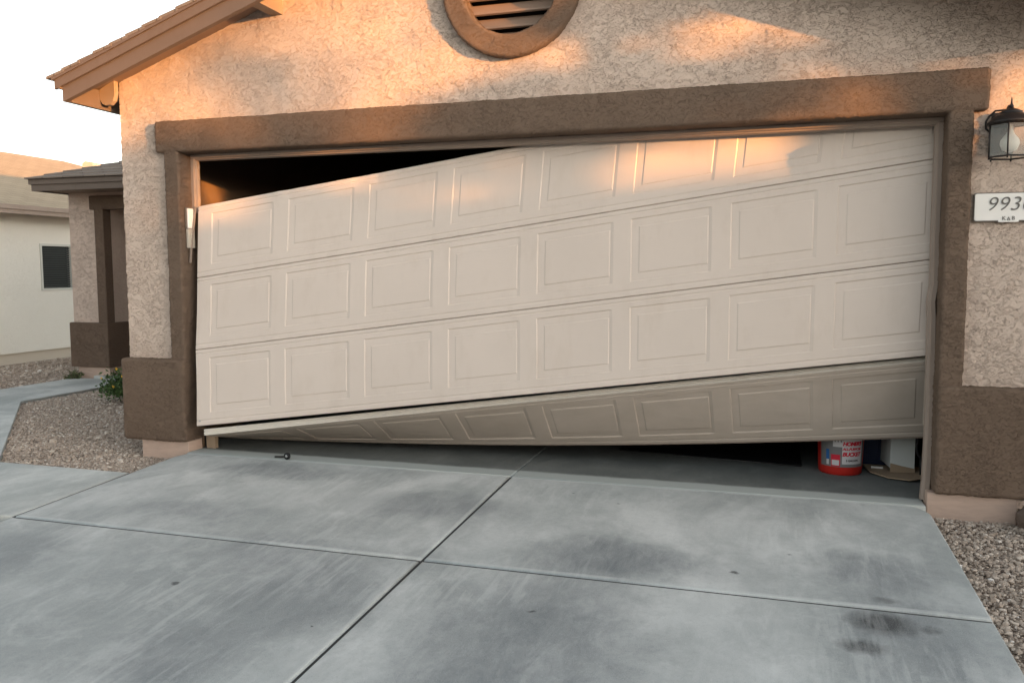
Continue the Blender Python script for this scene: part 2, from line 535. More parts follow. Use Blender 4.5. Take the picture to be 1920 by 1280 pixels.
def rbox_grid(x0, x1, y0, y1, z0, z1, r, res, faces='front,left,right,top,bottom'):
    """box surface gridded at res with edges rounded by r; returns V,F (quads, welded)"""
    V, F = [], []
    off = 0
    def axis(a, b): return np.linspace(a, b, max(2, int(round((b - a) / res)) + 1))
    X, Y, Z = axis(x0, x1), axis(y0, y1), axis(z0, z1)
    def sheet(A, B, fn, flip):
        nonlocal off
        a, b = np.meshgrid(A, B, indexing='ij')
        pts = fn(a, b).reshape(-1, 3)
        na, nb = len(A), len(B)
        idx = np.arange(na * nb).reshape(na, nb)
        q = np.stack([idx[:-1, :-1], idx[1:, :-1], idx[1:, 1:], idx[:-1, 1:]], -1).reshape(-1, 4)
        if flip: q = q[:, ::-1]
        V.append(pts); F.append(q + off); off += len(pts)
    fl = faces.split(',')
    if 'front' in fl: sheet(X, Z, lambda a, b: np.stack([a, np.full_like(a, y0), b], -1), False)
    if 'left' in fl: sheet(Y, Z, lambda a, b: np.stack([np.full_like(a, x0), a, b], -1), True)
    if 'right' in fl: sheet(Y, Z, lambda a, b: np.stack([np.full_like(a, x1), a, b], -1), False)
    if 'top' in fl: sheet(X, Y, lambda a, b: np.stack([a, b, np.full_like(a, z1)], -1), False)
    if 'bottom' in fl: sheet(X, Y, lambda a, b: np.stack([a, b, np.full_like(a, z0)], -1), True)
    V = np.concatenate(V); F = np.concatenate(F)
    lo = np.array([x0 + r, y0 + r, z0 + r]); hi = np.array([x1 - r, y1 + 1, z1 - r])
    c = np.clip(V, lo, hi)
    d = V - c
    n = np.linalg.norm(d, axis=1, keepdims=True)
    out = np.where(n > 1e-9, c + d / np.maximum(n, 1e-9) * np.minimum(n, r), V)
    return out, F

def weld(V, F, tol=1e-4):
    key = np.round(V / tol).astype(np.int64)
    _, first, inv = np.unique(key, axis=0, return_index=True, return_inverse=True)
    inv = inv.reshape(-1)
    V2 = V[first]
    F2 = inv[F]
    ok = np.array([True] * len(F2))
    s = np.sort(F2, axis=1)
    ok = (s[:, 1:] != s[:, :-1]).all(axis=1)
    return V2, F2[ok]

def merge(parts):
    V, F, off = [], [], 0
    for v, f in parts:
        V.append(v); F.append(f + off); off += len(v)
    return np.concatenate(V), np.concatenate(F)

# ================================================================== GROUND
W, H = 4.88, 2.13
SLOPE = .0386
def gz(y): return SLOPE * (y + .06) if y < -.06 else 0.0

def terrain_z(x, y):
    z = -.115
    if y < 0: z += SLOPE * y * (1.0 if y > -9 else 9 / abs(y))
    return z
def build_ground():
    xs = np.unique(np.concatenate([np.linspace(-400, -14, 12), np.arange(-14, 12.01, .5), np.linspace(12, 400, 12)]))
    ys = np.unique(np.concatenate([np.linspace(-400, -12, 12), np.arange(-12, 12.01, .5), np.linspace(12, 400, 12)]))
    a, b = np.meshgrid(xs, ys, indexing='ij')
    z = np.vectorize(terrain_z)(a, b)
    V = np.stack([a, b, z], -1).reshape(-1, 3)
    idx = np.arange(len(xs) * len(ys)).reshape(len(xs), len(ys))
    F = np.stack([idx[:-1, :-1], idx[1:, :-1], idx[1:, 1:], idx[:-1, 1:]], -1).reshape(-1, 4)
    structure(obj_np('ground', V, F, M['gravel']))
build_ground()

def slab(bm, poly, top, th=.11, r=.011):
    """poly list of (x,y), rounded top edge, sloped by top(y)"""
    n = len(poly)
    P = [Vector((x, y, 0)) for x, y in poly]
    area = sum(P[i].x * P[(i + 1) % n].y - P[(i + 1) % n].x * P[i].y for i in range(n))
    if area < 0: P = P[::-1]
    def inset(d):
        out = []
        for i in range(n):
            a, b, c = P[i - 1], P[i], P[(i + 1) % n]
            e1 = (b - a).normalized(); e2 = (c - b).normalized()
            n1 = Vector((-e1.y, e1.x, 0)); n2 = Vector((-e2.y, e2.x, 0))
            k = 1 + n1.dot(n2)
            out.append(b + (n1 + n2) * (d / max(k, .3)))
        return out
    rings = []
    for d, dz in ((0, -th), (0, -r), (r * .3, -r * .3), (r, 0)):
        rings.append([bm.verts.new((q.x, q.y, top(q.x, q.y) + dz)) for q in inset(d)])
    for a, b in zip(rings[:-1], rings[1:]):
        for i in range(n):
            f = bm.faces.new((a[i], a[(i + 1) % n], b[(i + 1) % n], b[i])); f.smooth = True
    bm.faces.new(rings[-1])

XM = 2.447
YJ = -1.51
def build_paving():
    top = lambda x, y: gz(y)
    g = .008; gy = .011
    xl, xr = -.01, 4.845
    bm = bmesh.new()
    # row next to the garage: the right corner is rounded off
    rc = [(4.845 - .12 + .12 * math.sin(a), -.075 - .16 + .16 * math.cos(a)) for a in [math.pi / 2 * k / 6 for k in range(7)]]
    yA = -.075
    slab(bm, [(xl, YJ + gy), (XM - g, YJ + gy), (XM - g, yA), (.03, yA), (xl - .0, yA - .12)], top)
    slab(bm, [(XM + g, YJ + gy), (xr, YJ + gy)] + rc[::-1] + [(XM + g, yA)], top)
    y0 = YJ
    while y0 > -7.5:
        y1 = y0 - 1.5
        slab(bm, [(xl, y1 + gy), (XM - g, y1 + gy), (XM - g, y0 - gy), (xl, y0 - gy)], top)
        slab(bm, [(XM + g, y1 + gy), (xr, y1 + gy), (xr, y0 - gy), (XM + g, y0 - gy)], top)
        y0 = y1
    # dark felt strips low in the joints
    zf = lambda y: gz(y) - .010
    def felt(x0, x1, y0, y1):
        vs = [bm.verts.new(p) for p in ((x0, y0, zf(y0)), (x1, y0, zf(y0)), (x1, y1, zf(y1)), (x0, y1, zf(y1)))]
        bm.faces.new(vs).material_index = 1
    felt(XM - .012, XM + .012, -7.4, yA + .02)
    for yy in (YJ, YJ - 1.5, YJ - 3.0):
        felt(-.012, XM - .0121, yy - .014, yy + .014); felt(XM + .0121, 4.84, yy - .014, yy + .014)
    felt(-.036, -.0121, -1.5, -.6)
    structure(obj_bm('driveway', bm, [M['drive'], M['felt']]))
    bm = bmesh.new()
    slab(bm, [(-.034, YJ + gy), (-.034, -.60), (-1.18, -.57), (-3.36, 1.62), (-3.36, 3.3), (-4.33, 3.3), (-4.33, 1.25), (-2.2, -.9), (-1.75, YJ + gy)],
         lambda x, y: gz(y) - .004 if x > -.4 else (gz(y) - .004 - .028 * min(1, max(0, (-.4 - x) / 2.5))), .11, .007)
    slab(bm, [(-3.36, 3.32), (-3.36, 4.6), (-4.05, 4.6), (-4.05, 3.32)], lambda x, y: .0, .11, .007)
    structure(obj_bm('walkway', bm, M['walk']))
    bm = bmesh.new()
    slab(bm, [(.004, yA + .006), (XM - .003, yA + .006), (XM - .003, 6.2), (-.295, 6.2), (-.295, .14), (.004, .14)], lambda x, y: .0, .1, .009)
    slab(bm, [(XM + .003, yA + .006), (4.842, yA + .006), (4.842, .14), (5.195, .14), (5.195, 6.2), (XM + .003, 6.2)], lambda x, y: .0, .1, .009)
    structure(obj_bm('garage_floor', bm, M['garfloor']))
    # street in front
    bm = bmesh.new()
    z = terrain_z(0, -12) + .03
    box(bm, -60, 60, -16.5, -9.5, z - .05, z)
    structure(obj_bm('street', bm, M['asphalt']))
build_paving()

# ---- loose stones
def stones(name, region, n, size, zfun, label, cover=None):
    ico = bmesh.new(); bmesh.ops.create_icosphere(ico, subdivisions=1, radius=1.0)
    base = np.array([v.co[:] for v in ico.verts]); fac = np.array([[v.index for v in f.verts] for f in ico.faces]); ico.free()
    x0, x1, y0, y1 = region
    pts = []
    P = np.stack([rng.uniform(x0, x1, n * 3), rng.uniform(y0, y1, n * 3)], -1)
    keep = np.array([cover(a, b) for a, b in P]); P = P[keep][:n]
    n = len(P)
    s = size * np.exp(rng.normal(0, .48, n)) * .94
    sc = np.stack([s * rng.uniform(.8, 1.25, n), s * rng.uniform(.7, 1.1, n), s * rng.uniform(.45, .75, n)], -1)
    jit = base[None] * (1 + rng.uniform(-.28, .28, (n, len(base), 1)))
    v = jit * sc[:, None, :]
    a = rng.uniform(0, 2 * math.pi, n); b = rng.normal(0, .35, n)
    ca, sa, cb, sb = np.cos(a), np.sin(a), np.cos(b), np.sin(b)
    y = v[..., 1] * cb[:, None] - v[..., 2] * sb[:, None]
    z = v[..., 1] * sb[:, None] + v[..., 2] * cb[:, None]
    x = v[..., 0]
    X = x * ca[:, None] - y * sa[:, None] + P[:, :1]
    Y = x * sa[:, None] + y * ca[:, None] + P[:, 1:]
    Z = z + (np.array([zfun(p, q) for p, q in P]) + s * rng.uniform(-.1, .5, n))[:, None]
    V = np.stack([X, Y, Z], -1).reshape(-1, 3)
    F = (fac[None] + (np.arange(n) * len(base))[:, None, None]).reshape(-1, 3)
    o = obj_np(name, V, F, M['stone'])
    tone = np.repeat(rng.beta(2.0, 2.2, n), len(base)).astype(np.float32)
    at = o.data.attributes.new('tone', 'FLOAT', 'POINT'); at.data.foreach_set('value', tone)
    tag(o, label, 'gravel', kind='stuff')
    return o

def in_left_bed(x, y):
    if x > -.03 or y < -.575 or x < -3.34: return False
    if y > .02 and x > -.40: return False
    if y > 0 and x > -.42: return False
    # diagonal walkway edge from (-1.18,-.57) to (-3.36,1.62)
    t = (x + 1.18) / (-3.36 + 1.18)
    return y > -.57 + t * (1.62 + .57)
def bed_z(x, y):
    return terrain_z(x, y) + .055 + (.0 if x > -.5 else 0)
def bed_sheet(name, poly, z):
    bm = bmesh.new()
    vs = [bm.verts.new((x, y, z(x, y))) for x, y in poly]
    bm.faces.new(vs)
    structure(obj_bm(name, bm, M['gravel']))
bed_sheet('gravel_bed', [(-.02, -.58), (-.02, .0), (-.3, .3), (-.5, 3.4), (-3.35, 3.4), (-3.35, 1.63), (-1.17, -.58)], lambda x, y: bed_z(x, y))
stones('gravel', (-3.4, 0, -.6, 3.3), 58000, .0058, bed_z, 'tan crushed gravel filling the bed between the walkway and the driveway', in_left_bed)
def in_right_bed(x, y): return x > 4.85 + (.12 if y > -.1 and x < 5 else 0) * 0 and not (y > -.0 and x < 5.3)
bed_sheet('gravel_bed', [(4.83, -3.6), (7.2, -3.6), (7.2, .6), (4.83, .6)], lambda x, y: terrain_z(x, y) + .04)
stones('gravel', (4.85, 6.6, -2.9, .4), 36000, .0060, lambda x, y: terrain_z(x, y) + .042, 'coarse tan gravel along the right edge of the driveway', in_right_bed)
def in_yard(x, y): return x < -4.36 and not (y > 3.25 and x > -4.36)
stones('gravel', (-6.9, -4.3, .6, 6.3), 14000, .010, lambda x, y: terrain_z(x, y) + .004, 'brown gravel yard beyond the walkway in front of the cream house', in_yard)

# ================================================================== HOUSE
house = thing('stucco_house', 'tan stucco garage house with brown trim, gable roof and a crooked broken garage door', 'house', (2.44, 0, 0))
HI = Matrix.Translation(house.location)
def fix(o):                       # keep world coordinates although parented to the house origin
    o.matrix_parent_inverse = HI.inverted(); return o
_old_link = link_mesh
XWL, XWR = -.522, 5.402
RS = .34
YF = -.35
def ztop(x): return 2.606 + RS * ((x if x < 2.44 else 4.88 - x) + .812)
def zunder(x): return ztop(x) - .060

def front_wall():
    res = .0055
    xs = np.arange(XWL, XWR + res / 2, res); xs[-1] = XWR
    zs = np.arange(.05, 3.75, res)
    a, b = np.meshgrid(xs, zs, indexing='ij')
    V = np.stack([a, np.zeros_like(a), b], -1).reshape(-1, 3)
    idx = np.arange(a.size).reshape(a.shape)
    cx = (xs[:-1] + xs[1:]) / 2; cz = (zs[:-1] + zs[1:]) / 2
    CX, CZ = np.meshgrid(cx, cz, indexing='ij')
    lim = np.where(CX < 2.44, CX, 4.88 - CX)
    keep = CZ < 2.606 + RS * (lim + .812) - .045
    keep &= ~((CX > -.06) & (CX < W + .06) & (CZ < H + .08))
    keep &= ~((CX - 2.44) ** 2 + (CZ - 3.04) ** 2 < .36 ** 2)
    F = np.stack([idx[:-1, :-1], idx[1:, :-1], idx[1:, 1:], idx[:-1, 1:]], -1)[keep]
    # left and right returns (side walls) at the same resolution for the first bit
    parts = [(V, F)]
    for X, flip in ((XWL, True), (XWR, False)):
        ys = np.arange(0, .30, .012)
        z2 = np.arange(.05, 2.60, .012)
        a, b = np.meshgrid(ys, z2, indexing='ij')
        Vs = np.stack([np.full_like(a, X), a, b], -1).reshape(-1, 3)
        i2 = np.arange(a.size).reshape(a.shape)
        q = np.stack([i2[:-1, :-1], i2[1:, :-1], i2[1:, 1:], i2[:-1, 1:]], -1).reshape(-1, 4)
        parts.append((Vs, q[:, ::-1] if flip else q))
    V, F = merge([(v, f.reshape(-1, 4)) for v, f in parts])
    used = np.zeros(len(V), bool); used[F.ravel()] = True
    remap = np.cumsum(used) - 1
    o = obj_np('front_wall', V[used], remap[F], M['stucco'], house, True)
    fix(o)
front_wall()

def side_walls():
    bm = bmesh.new()
    box(bm, XWL + .003, XWL + .15, .27, 6.4, -.1, 2.60)
    box(bm, XWR - .15, XWR - .003, .27, 6.4, -.1, 2.60)
    box(bm, XWL, XWR, 6.4, 6.55, -.1, 2.60)
    fix(obj_bm('side_wall', bm, M['stucco_flat'], house))
    # garage interior: inner face of front wall, side walls, ceiling, back
    bm = bmesh.new()
    box(bm, -.38, -.30, .13, 6.3, 0.001, 2.62)
    box(bm, 5.2, 5.28, .13, 6.3, 0.001, 2.62)
    box(bm, -.30, 5.2, 6.22, 6.3, 0.001, 2.62)
    box(bm, -.38, 5.28, .13, 6.3, 2.62, 2.68)
    box(bm, -.30, 5.2, .118, .14, 2.14, 2.62)
    box(bm, -.30, -.001, .118, .14, .001, 2.14)
    box(bm, 4.881, 5.2, .118, .14, .001, 2.14)
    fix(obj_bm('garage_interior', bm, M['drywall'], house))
side_walls()

def surround():
    res = .006
    A = rbox_grid(-.192, 5.072, -.055, .118, 2.130, 2.352, .022, res)
    B = rbox_grid(-.1227, 0.0, -.050, .118, .62, 2.16, .018, res, 'front,left,right')
    C = rbox_grid(W, W + .1227, -.050, .118, .62, 2.16, .018, res, 'front,left,right')
    V, F = weld(*merge([A, B, C]))
    fix(obj_np('door_surround', V, F, M['brown'], house, True))
    A = rbox_grid(-.548, 0.003, -.075, .118, .068, .668, .024, res)
    V, F = weld(*A)
    fix(obj_np('wainscot', V, F, M['brown'], house, True))
    A = rbox_grid(W - .003, 5.432, -.075, .118, .068, .668, .024, res)
    V, F = weld(*A)
    fix(obj_np('wainscot', V, F, M['brown'], house, True))
    bm = bmesh.new()
    box(bm, -.548, -.40, .118, 6.45, .07, .665)
    fix(obj_bm('side_wainscot', bm, M['brown_flat'], house))
    for x0, x1, y1 in ((-.405, .0, .11), (4.848, 5.29, .075)):
        bm = bmesh.new()
        box(bm, x0, x1, -.045, y1, -.22, .072, .006)
        fix(obj_bm('foundation', bm, M['stem'], house))
surround()

def door_frame():
    bm = bmesh.new()
    # head stop with a small stepped profile
    prism(bm, [(.085, 2.128), (.085, 2.104), (.098, 2.100), (.100, 2.092), (.125, 2.086), (.135, 2.092), (.135, 2.128)], 'x', 0, W)
    # right stop, top to bottom, kicked slightly out of line at the foot
    def post(side, z0, z1, pts):
        # pts : list (z, dx, dy) offsets
        prof = [(0, .085), (.022, .085), (.025, .098), (.038, .103), (.041, .125), (.038, .135), (0, .135)]
        rings = []
        for z, dx, dy in pts:
            rings.append([bm.verts.new(((u if side < 0 else W - u) + dx, v + dy, z)) for u, v in prof])
        n = len(prof)
        for a, b in zip(rings[:-1], rings[1:]):
            for i in range(n): bm.faces.new((a[i], a[(i + 1) % n], b[(i + 1) % n], b[i]))
        bm.faces.new(rings[0][::-1]); bm.faces.new(rings[-1])
    post(1, 0, 2.1, [(2.10, 0, 0), (1.5, 0, 0), (1.22, .004, 0), (1.12, -.010, -.012), (1.02, -.002, -.004), (.80, .002, 0), (.40, .004, -.02), (.12, -.006, -.055), (.012, -.016, -.075)])
    post(-1, 0, 2.1, [(2.10, 0, 0), (1.80, 0, 0), (1.72, -.004, .0)])
    fix(obj_bm('door_frame', bm, M['stop'], house))
    # torn lower length of the left stop, pushed out by the door
    bm = bmesh.new()
    def strip(pts, w, d):
        rings = []
        for x, y, z in pts:
            rings.append([bm.verts.new((x + a, y + b, z)) for a, b in ((0, 0), (w, 0), (w, d), (0, d))])
        for a, b in zip(rings[:-1], rings[1:]):
            for i in range(4): bm.faces.new((a[i], a[(i + 1) % 4], b[(i + 1) % 4], b[i]))
        bm.faces.new(rings[0][::-1]); bm.faces.new(rings[-1])
    strip([(.030, .072, 1.76), (.026, .045, 1.60), (.018, .024, 1.46), (.012, .018, 1.36)], .014, .008)
    fix(obj_bm('broken_stop_strip', bm, M['stop'], house))
    bm = bmesh.new()
    strip([(.045, .10, .001), (.040, .10, .12)], .075, .035)
    fix(obj_bm('frame_stub', bm, M['wood'], house))
door_frame()

# ------------------------------------------------------------------ garage door
PANEL_H = .533
def door_sections():
    gd = part_empty('garage_door', house); fix(gd)
    gd['label'] = 'almond raised-panel garage door knocked off its tracks, dropped at the left end'
    V3 = lambda *a: np.array(a, float)
    L = [V3(.0734, .060, 1.757), V3(.0667, .030, 1.2512), V3(.0783, -.030, .7384), V3(.1192, -.100, .2011)]
    R = [None, V3(4.8538, .17, 1.9142), V3(4.8499, .17, 1.3535), V3(4.8396, .17, .8051)]
    R[0] = R[1] + V3(.06, .015, .53)
    S4 = (V3(.1409, -.05, .1273), V3(4.8427, .20, .7745), V3(.135, .40, .014), V3(4.8752, .42, .2927))
    # relief profile lines
    pitch = .604
    pw, po = .525, .109
    us, heights = [0.0], None
    bev, inn = .007, .050
    def panel_lines(a, b):
        l = []
        for base, sgn in ((a, 1), (b, -1)):
            for k in (0, .35, .65, 1): l.append(base + sgn * bev * k)
            for k in (0, .35, .65, 1): l.append(base + sgn * (inn + bev * k))
        return l
    for k in range(8): us += panel_lines(k * pitch + po, k * pitch + po + pw)
    us += [4.88] + [k * pitch for k in range(1, 8)] + [k * pitch + pitch / 2 for k in range(8)]
    us = np.array(sorted(set(np.round([q for q in us if q <= 4.88], 5))))
    v0, v1 = .062, .447
    vs = [0, .004, .022, .026, .030, .034, .49, .495, .50, .505, .529, .533] + panel_lines(v0, v1) + [(v0 + v1) / 2, .18, .33]
    vs = np.array(sorted(set(np.round(vs, 5))))
    def relief(u, v):
        um = u - np.minimum(np.floor(u / pitch), 7) * pitch
        du = np.minimum(um - po, po + pw - um)
        dv = np.minimum(v - v0, v1 - v)
        d = np.minimum(du, dv)
        h = np.interp(d, [0, bev, inn, inn + bev], [0, -.0052, -.0050, -.0012])
        # roll-formed lines along the top and bottom of the section
        def bead(c): return -.0042 * np.clip(1 - np.abs(v - c) / .006, 0, 1)
        h = h + bead(.028) + bead(.4975)
        h = h - .004 * np.clip(1 - v / .004, 0, 1) - .004 * np.clip(1 - (.533 - v) / .004, 0, 1)
        return h
    U, Vv = np.meshgrid(us, vs, indexing='ij')
    Hh = relief(U, Vv)
    label = ['top section of the garage door, its right end tucked behind the header', None, None, 'bottom section of the garage door folded inward under the others']
    for k in range(4):
        if k < 3: A, B, Cc, D = L[k], R[k], L[k + 1], R[k + 1]
        else: A, B, Cc, D = S4
        s = (U / 4.88)[..., None] * 1.008; t = (Vv / .533)[..., None]
        gap = .003
        t = gap + t * (1 - 2 * gap)
        P = (1 - s) * (1 - t) * A + s * (1 - t) * B + (1 - s) * t * Cc + s * t * D
        # keep the right two thirds behind the stops: out-of-plane flex of the sheet
        if k < 3:
            bulge = np.interp(U / 4.88, [0, .12, .3, .5, 1], [0, .012, .052, .05, 0])
            wgt = 1 - (k + Vv / .533) / 3
            P[..., 1] += bulge * np.clip(wgt * 1.2, 0, 1)
            P[..., 1] += .006 * np.sin(U * 2.1 + k) * np.sin(np.pi * Vv / .533)
            # thin ragged dent along the top edge at the left
            if k == 0:
                e = np.exp(-((U - 1.0) / .9) ** 2) * np.exp(-(Vv / .06) ** 2)
                P[..., 1] += .004 * np.sin(U * 37) * e
        else:
            sag = -.050 * np.sin(np.pi * U / 4.88) * (Vv / .533)
            P[..., 2] += sag
        du = np.gradient(P, axis=0); dv = np.gradient(P, axis=1)
        nrm = np.cross(du, dv); nrm /= np.linalg.norm(nrm, axis=-1, keepdims=True)
        if nrm[5, 5, 1] > 0: nrm = -nrm
        front = P + nrm * Hh[..., None]
        th = .045
        backp = P - nrm * th
        nu, nv = len(us), len(vs)
        idx = np.arange(nu * nv).reshape(nu, nv)
        Vall = np.concatenate([front.reshape(-1, 3), backp.reshape(-1, 3)])
        q = np.stack([idx[:-1, :-1], idx[:-1, 1:], idx[1:, 1:], idx[1:, :-1]], -1).reshape(-1, 4)
        N = nu * nv
        Fs = [q, q[:, ::-1] + N]
        mi = [np.zeros(len(q)), np.zeros(len(q))]
        def edge(line, flip, m):
            e = np.stack([line[:-1], line[1:], line[1:] + N, line[:-1] + N], -1)
            Fs.append(e[:, ::-1] if flip else e); mi.append(np.full(len(e), m))
        edge(idx[:, 0], False, 1 if k in (0, 3) else 0)
        edge(idx[:, -1], True, 0)
        edge(idx[0, :], True, 1)
        edge(idx[-1, :], False, 0)
        o = obj_np('door_section', Vall, np.concatenate(Fs), [M['door'] if k < 3 else M['doorshade'], M['doorlip']], gd, False, np.concatenate(mi))
        if label[k]: o['label'] = label[k]
        if k in (0, 3):
            # pale tongue along the exposed top edge
            bm = bmesh.new()
            top_e = P[:, 0]; nn = nrm[:, 0]; upv = -dv[:, 0] / np.linalg.norm(dv[:, 0], axis=-1, keepdims=True)
            for (c0, c1, hgt) in (((.001, .007, .004), (.013, .019, .006), (.030, .043, .005)) if k == 3 else ((.012, .032, .006),)):
                rings = []
                step = max(1, len(us) // 90)
                ii = list(range(0, len(us), step)) + [len(us) - 1]
                for i in ii:
                    w = .0005 * math.sin(us[i] * 23) + .0004 * math.sin(us[i] * 61)
                    a = top_e[i] - nn[i] * c0; b = top_e[i] - nn[i] * c1
                    rings.append([bm.verts.new(x) for x in (a - upv[i] * .004, a + upv[i] * (hgt + w), b + upv[i] * (hgt + w), b - upv[i] * .004)])
                for r0, r1 in zip(rings[:-1], rings[1:]):
                    for j in range(3): bm.faces.new((r0[j], r0[j + 1], r1[j + 1], r1[j]))
                bm.faces.new(rings[0])
            to = obj_bm('top_tongue', bm, M['doorlip'], gd)
        if k == 3:
            bm = bmesh.new()
            be = P[:, -1]; nn = nrm[:, -1]; dn = dv[:, -1] / np.linalg.norm(dv[:, -1], axis=-1, keepdims=True)
            rings = []
            for i in range(0, len(us), 4):
                a = be[i] - nn[i] * .006; b = be[i] - nn[i] * .040
                rings.append([bm.verts.new(x) for x in (a, a + dn[i] * .012, b + dn[i] * .012, b)])
            for r0, r1 in zip(rings[:-1], rings[1:]):
                for j in range(3): bm.faces.new((r0[j], r0[j + 1], r1[j + 1], r1[j]))
            obj_bm('bottom_seal', bm, M['stop'], gd)
    # end hinges left hanging at the left edge, and the strut inside
    bm = bmesh.new()
    for p in ((.10, -.012, .705), (.135, -.088, .235), (.085, .045, 1.225)):
        bm = bmesh.new()
        box(bm, p[0] - .004, p[0] + .012, p[1] - .006, p[1] + .004, p[2] - .012, p[2] + .012, .002)
        obj_bm('end_rivet', bm, M['steel'], gd)
door_sections()

# ------------------------------------------------------------------ gable vent
def gable_vent():
    C = (2.44, 3.04)
    # ring as dense lathe around y, real displacement
    seg = 300
    prof = []
    r0, r1, yf, yb, rr = .300, .441, -.060, .10, .022
    ys = list(np.linspace(yb, yf + rr, 18))
    prof += [(r0, y) for y in ys]
    prof += [(r0 + rr - rr * math.cos(a), yf + rr - rr * math.sin(a)) for a in np.linspace(.3, math.pi / 2, 4)]
    prof += [(r, yf) for r in np.linspace(r0 + rr, r1 - rr, 14)[1:]]
    prof += [(r1 - rr + rr * math.sin(a), yf + rr - rr * math.cos(a)) for a in np.linspace(.3, math.pi / 2, 4)]
    prof += [(r1, y) for y in np.linspace(yf + rr, .02, 8)[1:]]
    pr = np.array(prof)
    ang = np.linspace(0, 2 * math.pi, seg, endpoint=False)
    V = np.stack([C[0] + pr[None, :, 0] * np.cos(ang)[:, None], np.repeat(pr[None, :, 1], seg, 0), C[1] + pr[None, :, 0] * np.sin(ang)[:, None]], -1)
    n = len(pr)
    idx = np.arange(seg * n).reshape(seg, n)
    nx = np.roll(idx, -1, 0)
    F = np.stack([idx[:, :-1], idx[:, 1:], nx[:, 1:], nx[:, :-1]], -1).reshape(-1, 4)
    ring = fix(obj_np('gable_vent', V.reshape(-1, 3), F, M['brown'], house, True))
    bm = bmesh.new()
    for k in range(8):
        z = 3.04 - .33 + k * .090
        prism(bm, [(.035, z), (.043, z - .006), (.100, z + .066), (.092, z + .074)], 'x', 2.44 - .31, 2.44 + .31)
        prism(bm, [(.030, z + .000), (.038, z - .004), (.038, z + .012), (.030, z + .012)], 'x', 2.44 - .31, 2.44 + .31)
    lo = obj_bm('vent_louvre', bm, M['louvre'], ring)
    bm = bmesh.new()
    box(bm, 2.10, 2.78, .115, .125, 2.70, 3.38)
    obj_bm('vent_backing', bm, M['void'], ring)
gable_vent()

# ------------------------------------------------------------------ main roof
def main_roof():
    XE = -.682          # eave fascia line
    bm = bmesh.new()
    # shingled deck: two slopes, stepped courses along the rake edge
    n = 24
    for side in (-1, 1):
        X0, X1 = XE - .10, 2.44
        L = (X1 - X0) / n
        for i in range(n):
            xa = X0 + i * L; xb = xa + L + .02
            za, zb = ztop(xa) + .012, ztop(min(xb, 2.44)) + .002
            poly = [(xa, za - .018), (xa, za), (xb, zb), (xb, zb - .018)]
            if side > 0: poly = [(4.88 - x, z) for x, z in poly]
            prism(bm, poly, 'y', YF - .035 + random.uniform(-.004, .004), 6.9)
    roof = fix(obj_bm('roof', bm, M['shingle'], house))
    bm = bmesh.new()
    for side in (-1, 1):
        poly = [(XE + .005, ztop(XE) - .052), (XE + .005, ztop(XE) - .020), (2.44, ztop(2.44) - .020), (2.44, ztop(2.44) - .052)]
        if side > 0: poly = [(4.88 - x, z) for x, z in poly]
        prism(bm, poly, 'y', YF + .005, 6.8)
    obj_bm('roof_sheathing', bm, M['soffit'], roof)
    for side in (-1, 1):
        def mir(p): return [(4.88 - x, z) for x, z in p] if side > 0 else p
        bm = bmesh.new()
        zb = lambda x: 2.462 + RS * (x + .682)
        # lower board, upper board stepped proud, drip edge
        prism(bm, mir([(XE, zb(XE)), (XE, ztop(XE) - .085), (2.44, ztop(2.44) - .085), (2.44, zb(2.44))]), 'y', YF, YF + .038)
        prism(bm, mir([(XE - .045, ztop(XE - .045) - .092), (XE - .045, ztop(XE - .045) - .016), (2.44, ztop(2.44) - .016), (2.44, ztop(2.44) - .092)]), 'y', YF - .022, YF - .0005)
        prism(bm, mir([(XE - .062, ztop(XE - .062) - .030), (XE - .062, ztop(XE - .062) - .002), (2.44, ztop(2.44) - .002), (2.44, ztop(2.44) - .030)]), 'y', YF - .034, YF - .0225)
        obj_bm('barge_board', bm, M['fascia'], roof)
        bm = bmesh.new()
        s = 1 if side > 0 else -1
        xe = XE if side < 0 else 4.88 - XE
        def bx(a, b, y0, y1, z0, z1):
            x0, x1 = sorted((xe + s * a, xe + s * b)); box(bm, x0, x1, y0, y1, z0, z1)
        bx(-.038, 0, YF + .0385, 6.8, 2.462, ztop(XE) - .055)
        bx(.0005, .022, YF - .0215, 6.8, ztop(XE) - .105, ztop(XE) - .028)
        obj_bm('eave_fascia', bm, M['fascia'], roof)
    # outlookers under the rake and rafter tails under the eaves
    for k, x in enumerate((.79, 1.62, 2.38, 3.20, 4.03)):
        bm = bmesh.new()
        xx = x if x < 2.44 else 4.88 - x
        z1 = zunder(xx) + .005
        box(bm, x - .045, x + .045, YF + .0395, .10, z1 - .090, z1 + (.012 if x != 2.38 else 0), .003)
        obj_bm('lookout', bm, M['lookout'], roof)
    for y in (-.035, .60, 1.21):
        for sd_ in (-1, 1):
            bm = bmesh.new()
            p = [(-.643, 2.53), (-.643, 2.60), (-.515, 2.66), (-.515, 2.56), (-.530, 2.515), (-.560, 2.490), (-.595, 2.485), (-.625, 2.50)]
            if sd_ > 0: p = [(4.88 - a_, b_) for a_, b_ in p]
            prism(bm, p, 'y', y - .02, y + .02)
            obj_bm('rafter_tail', bm, M['lookout'], roof)
main_roof()

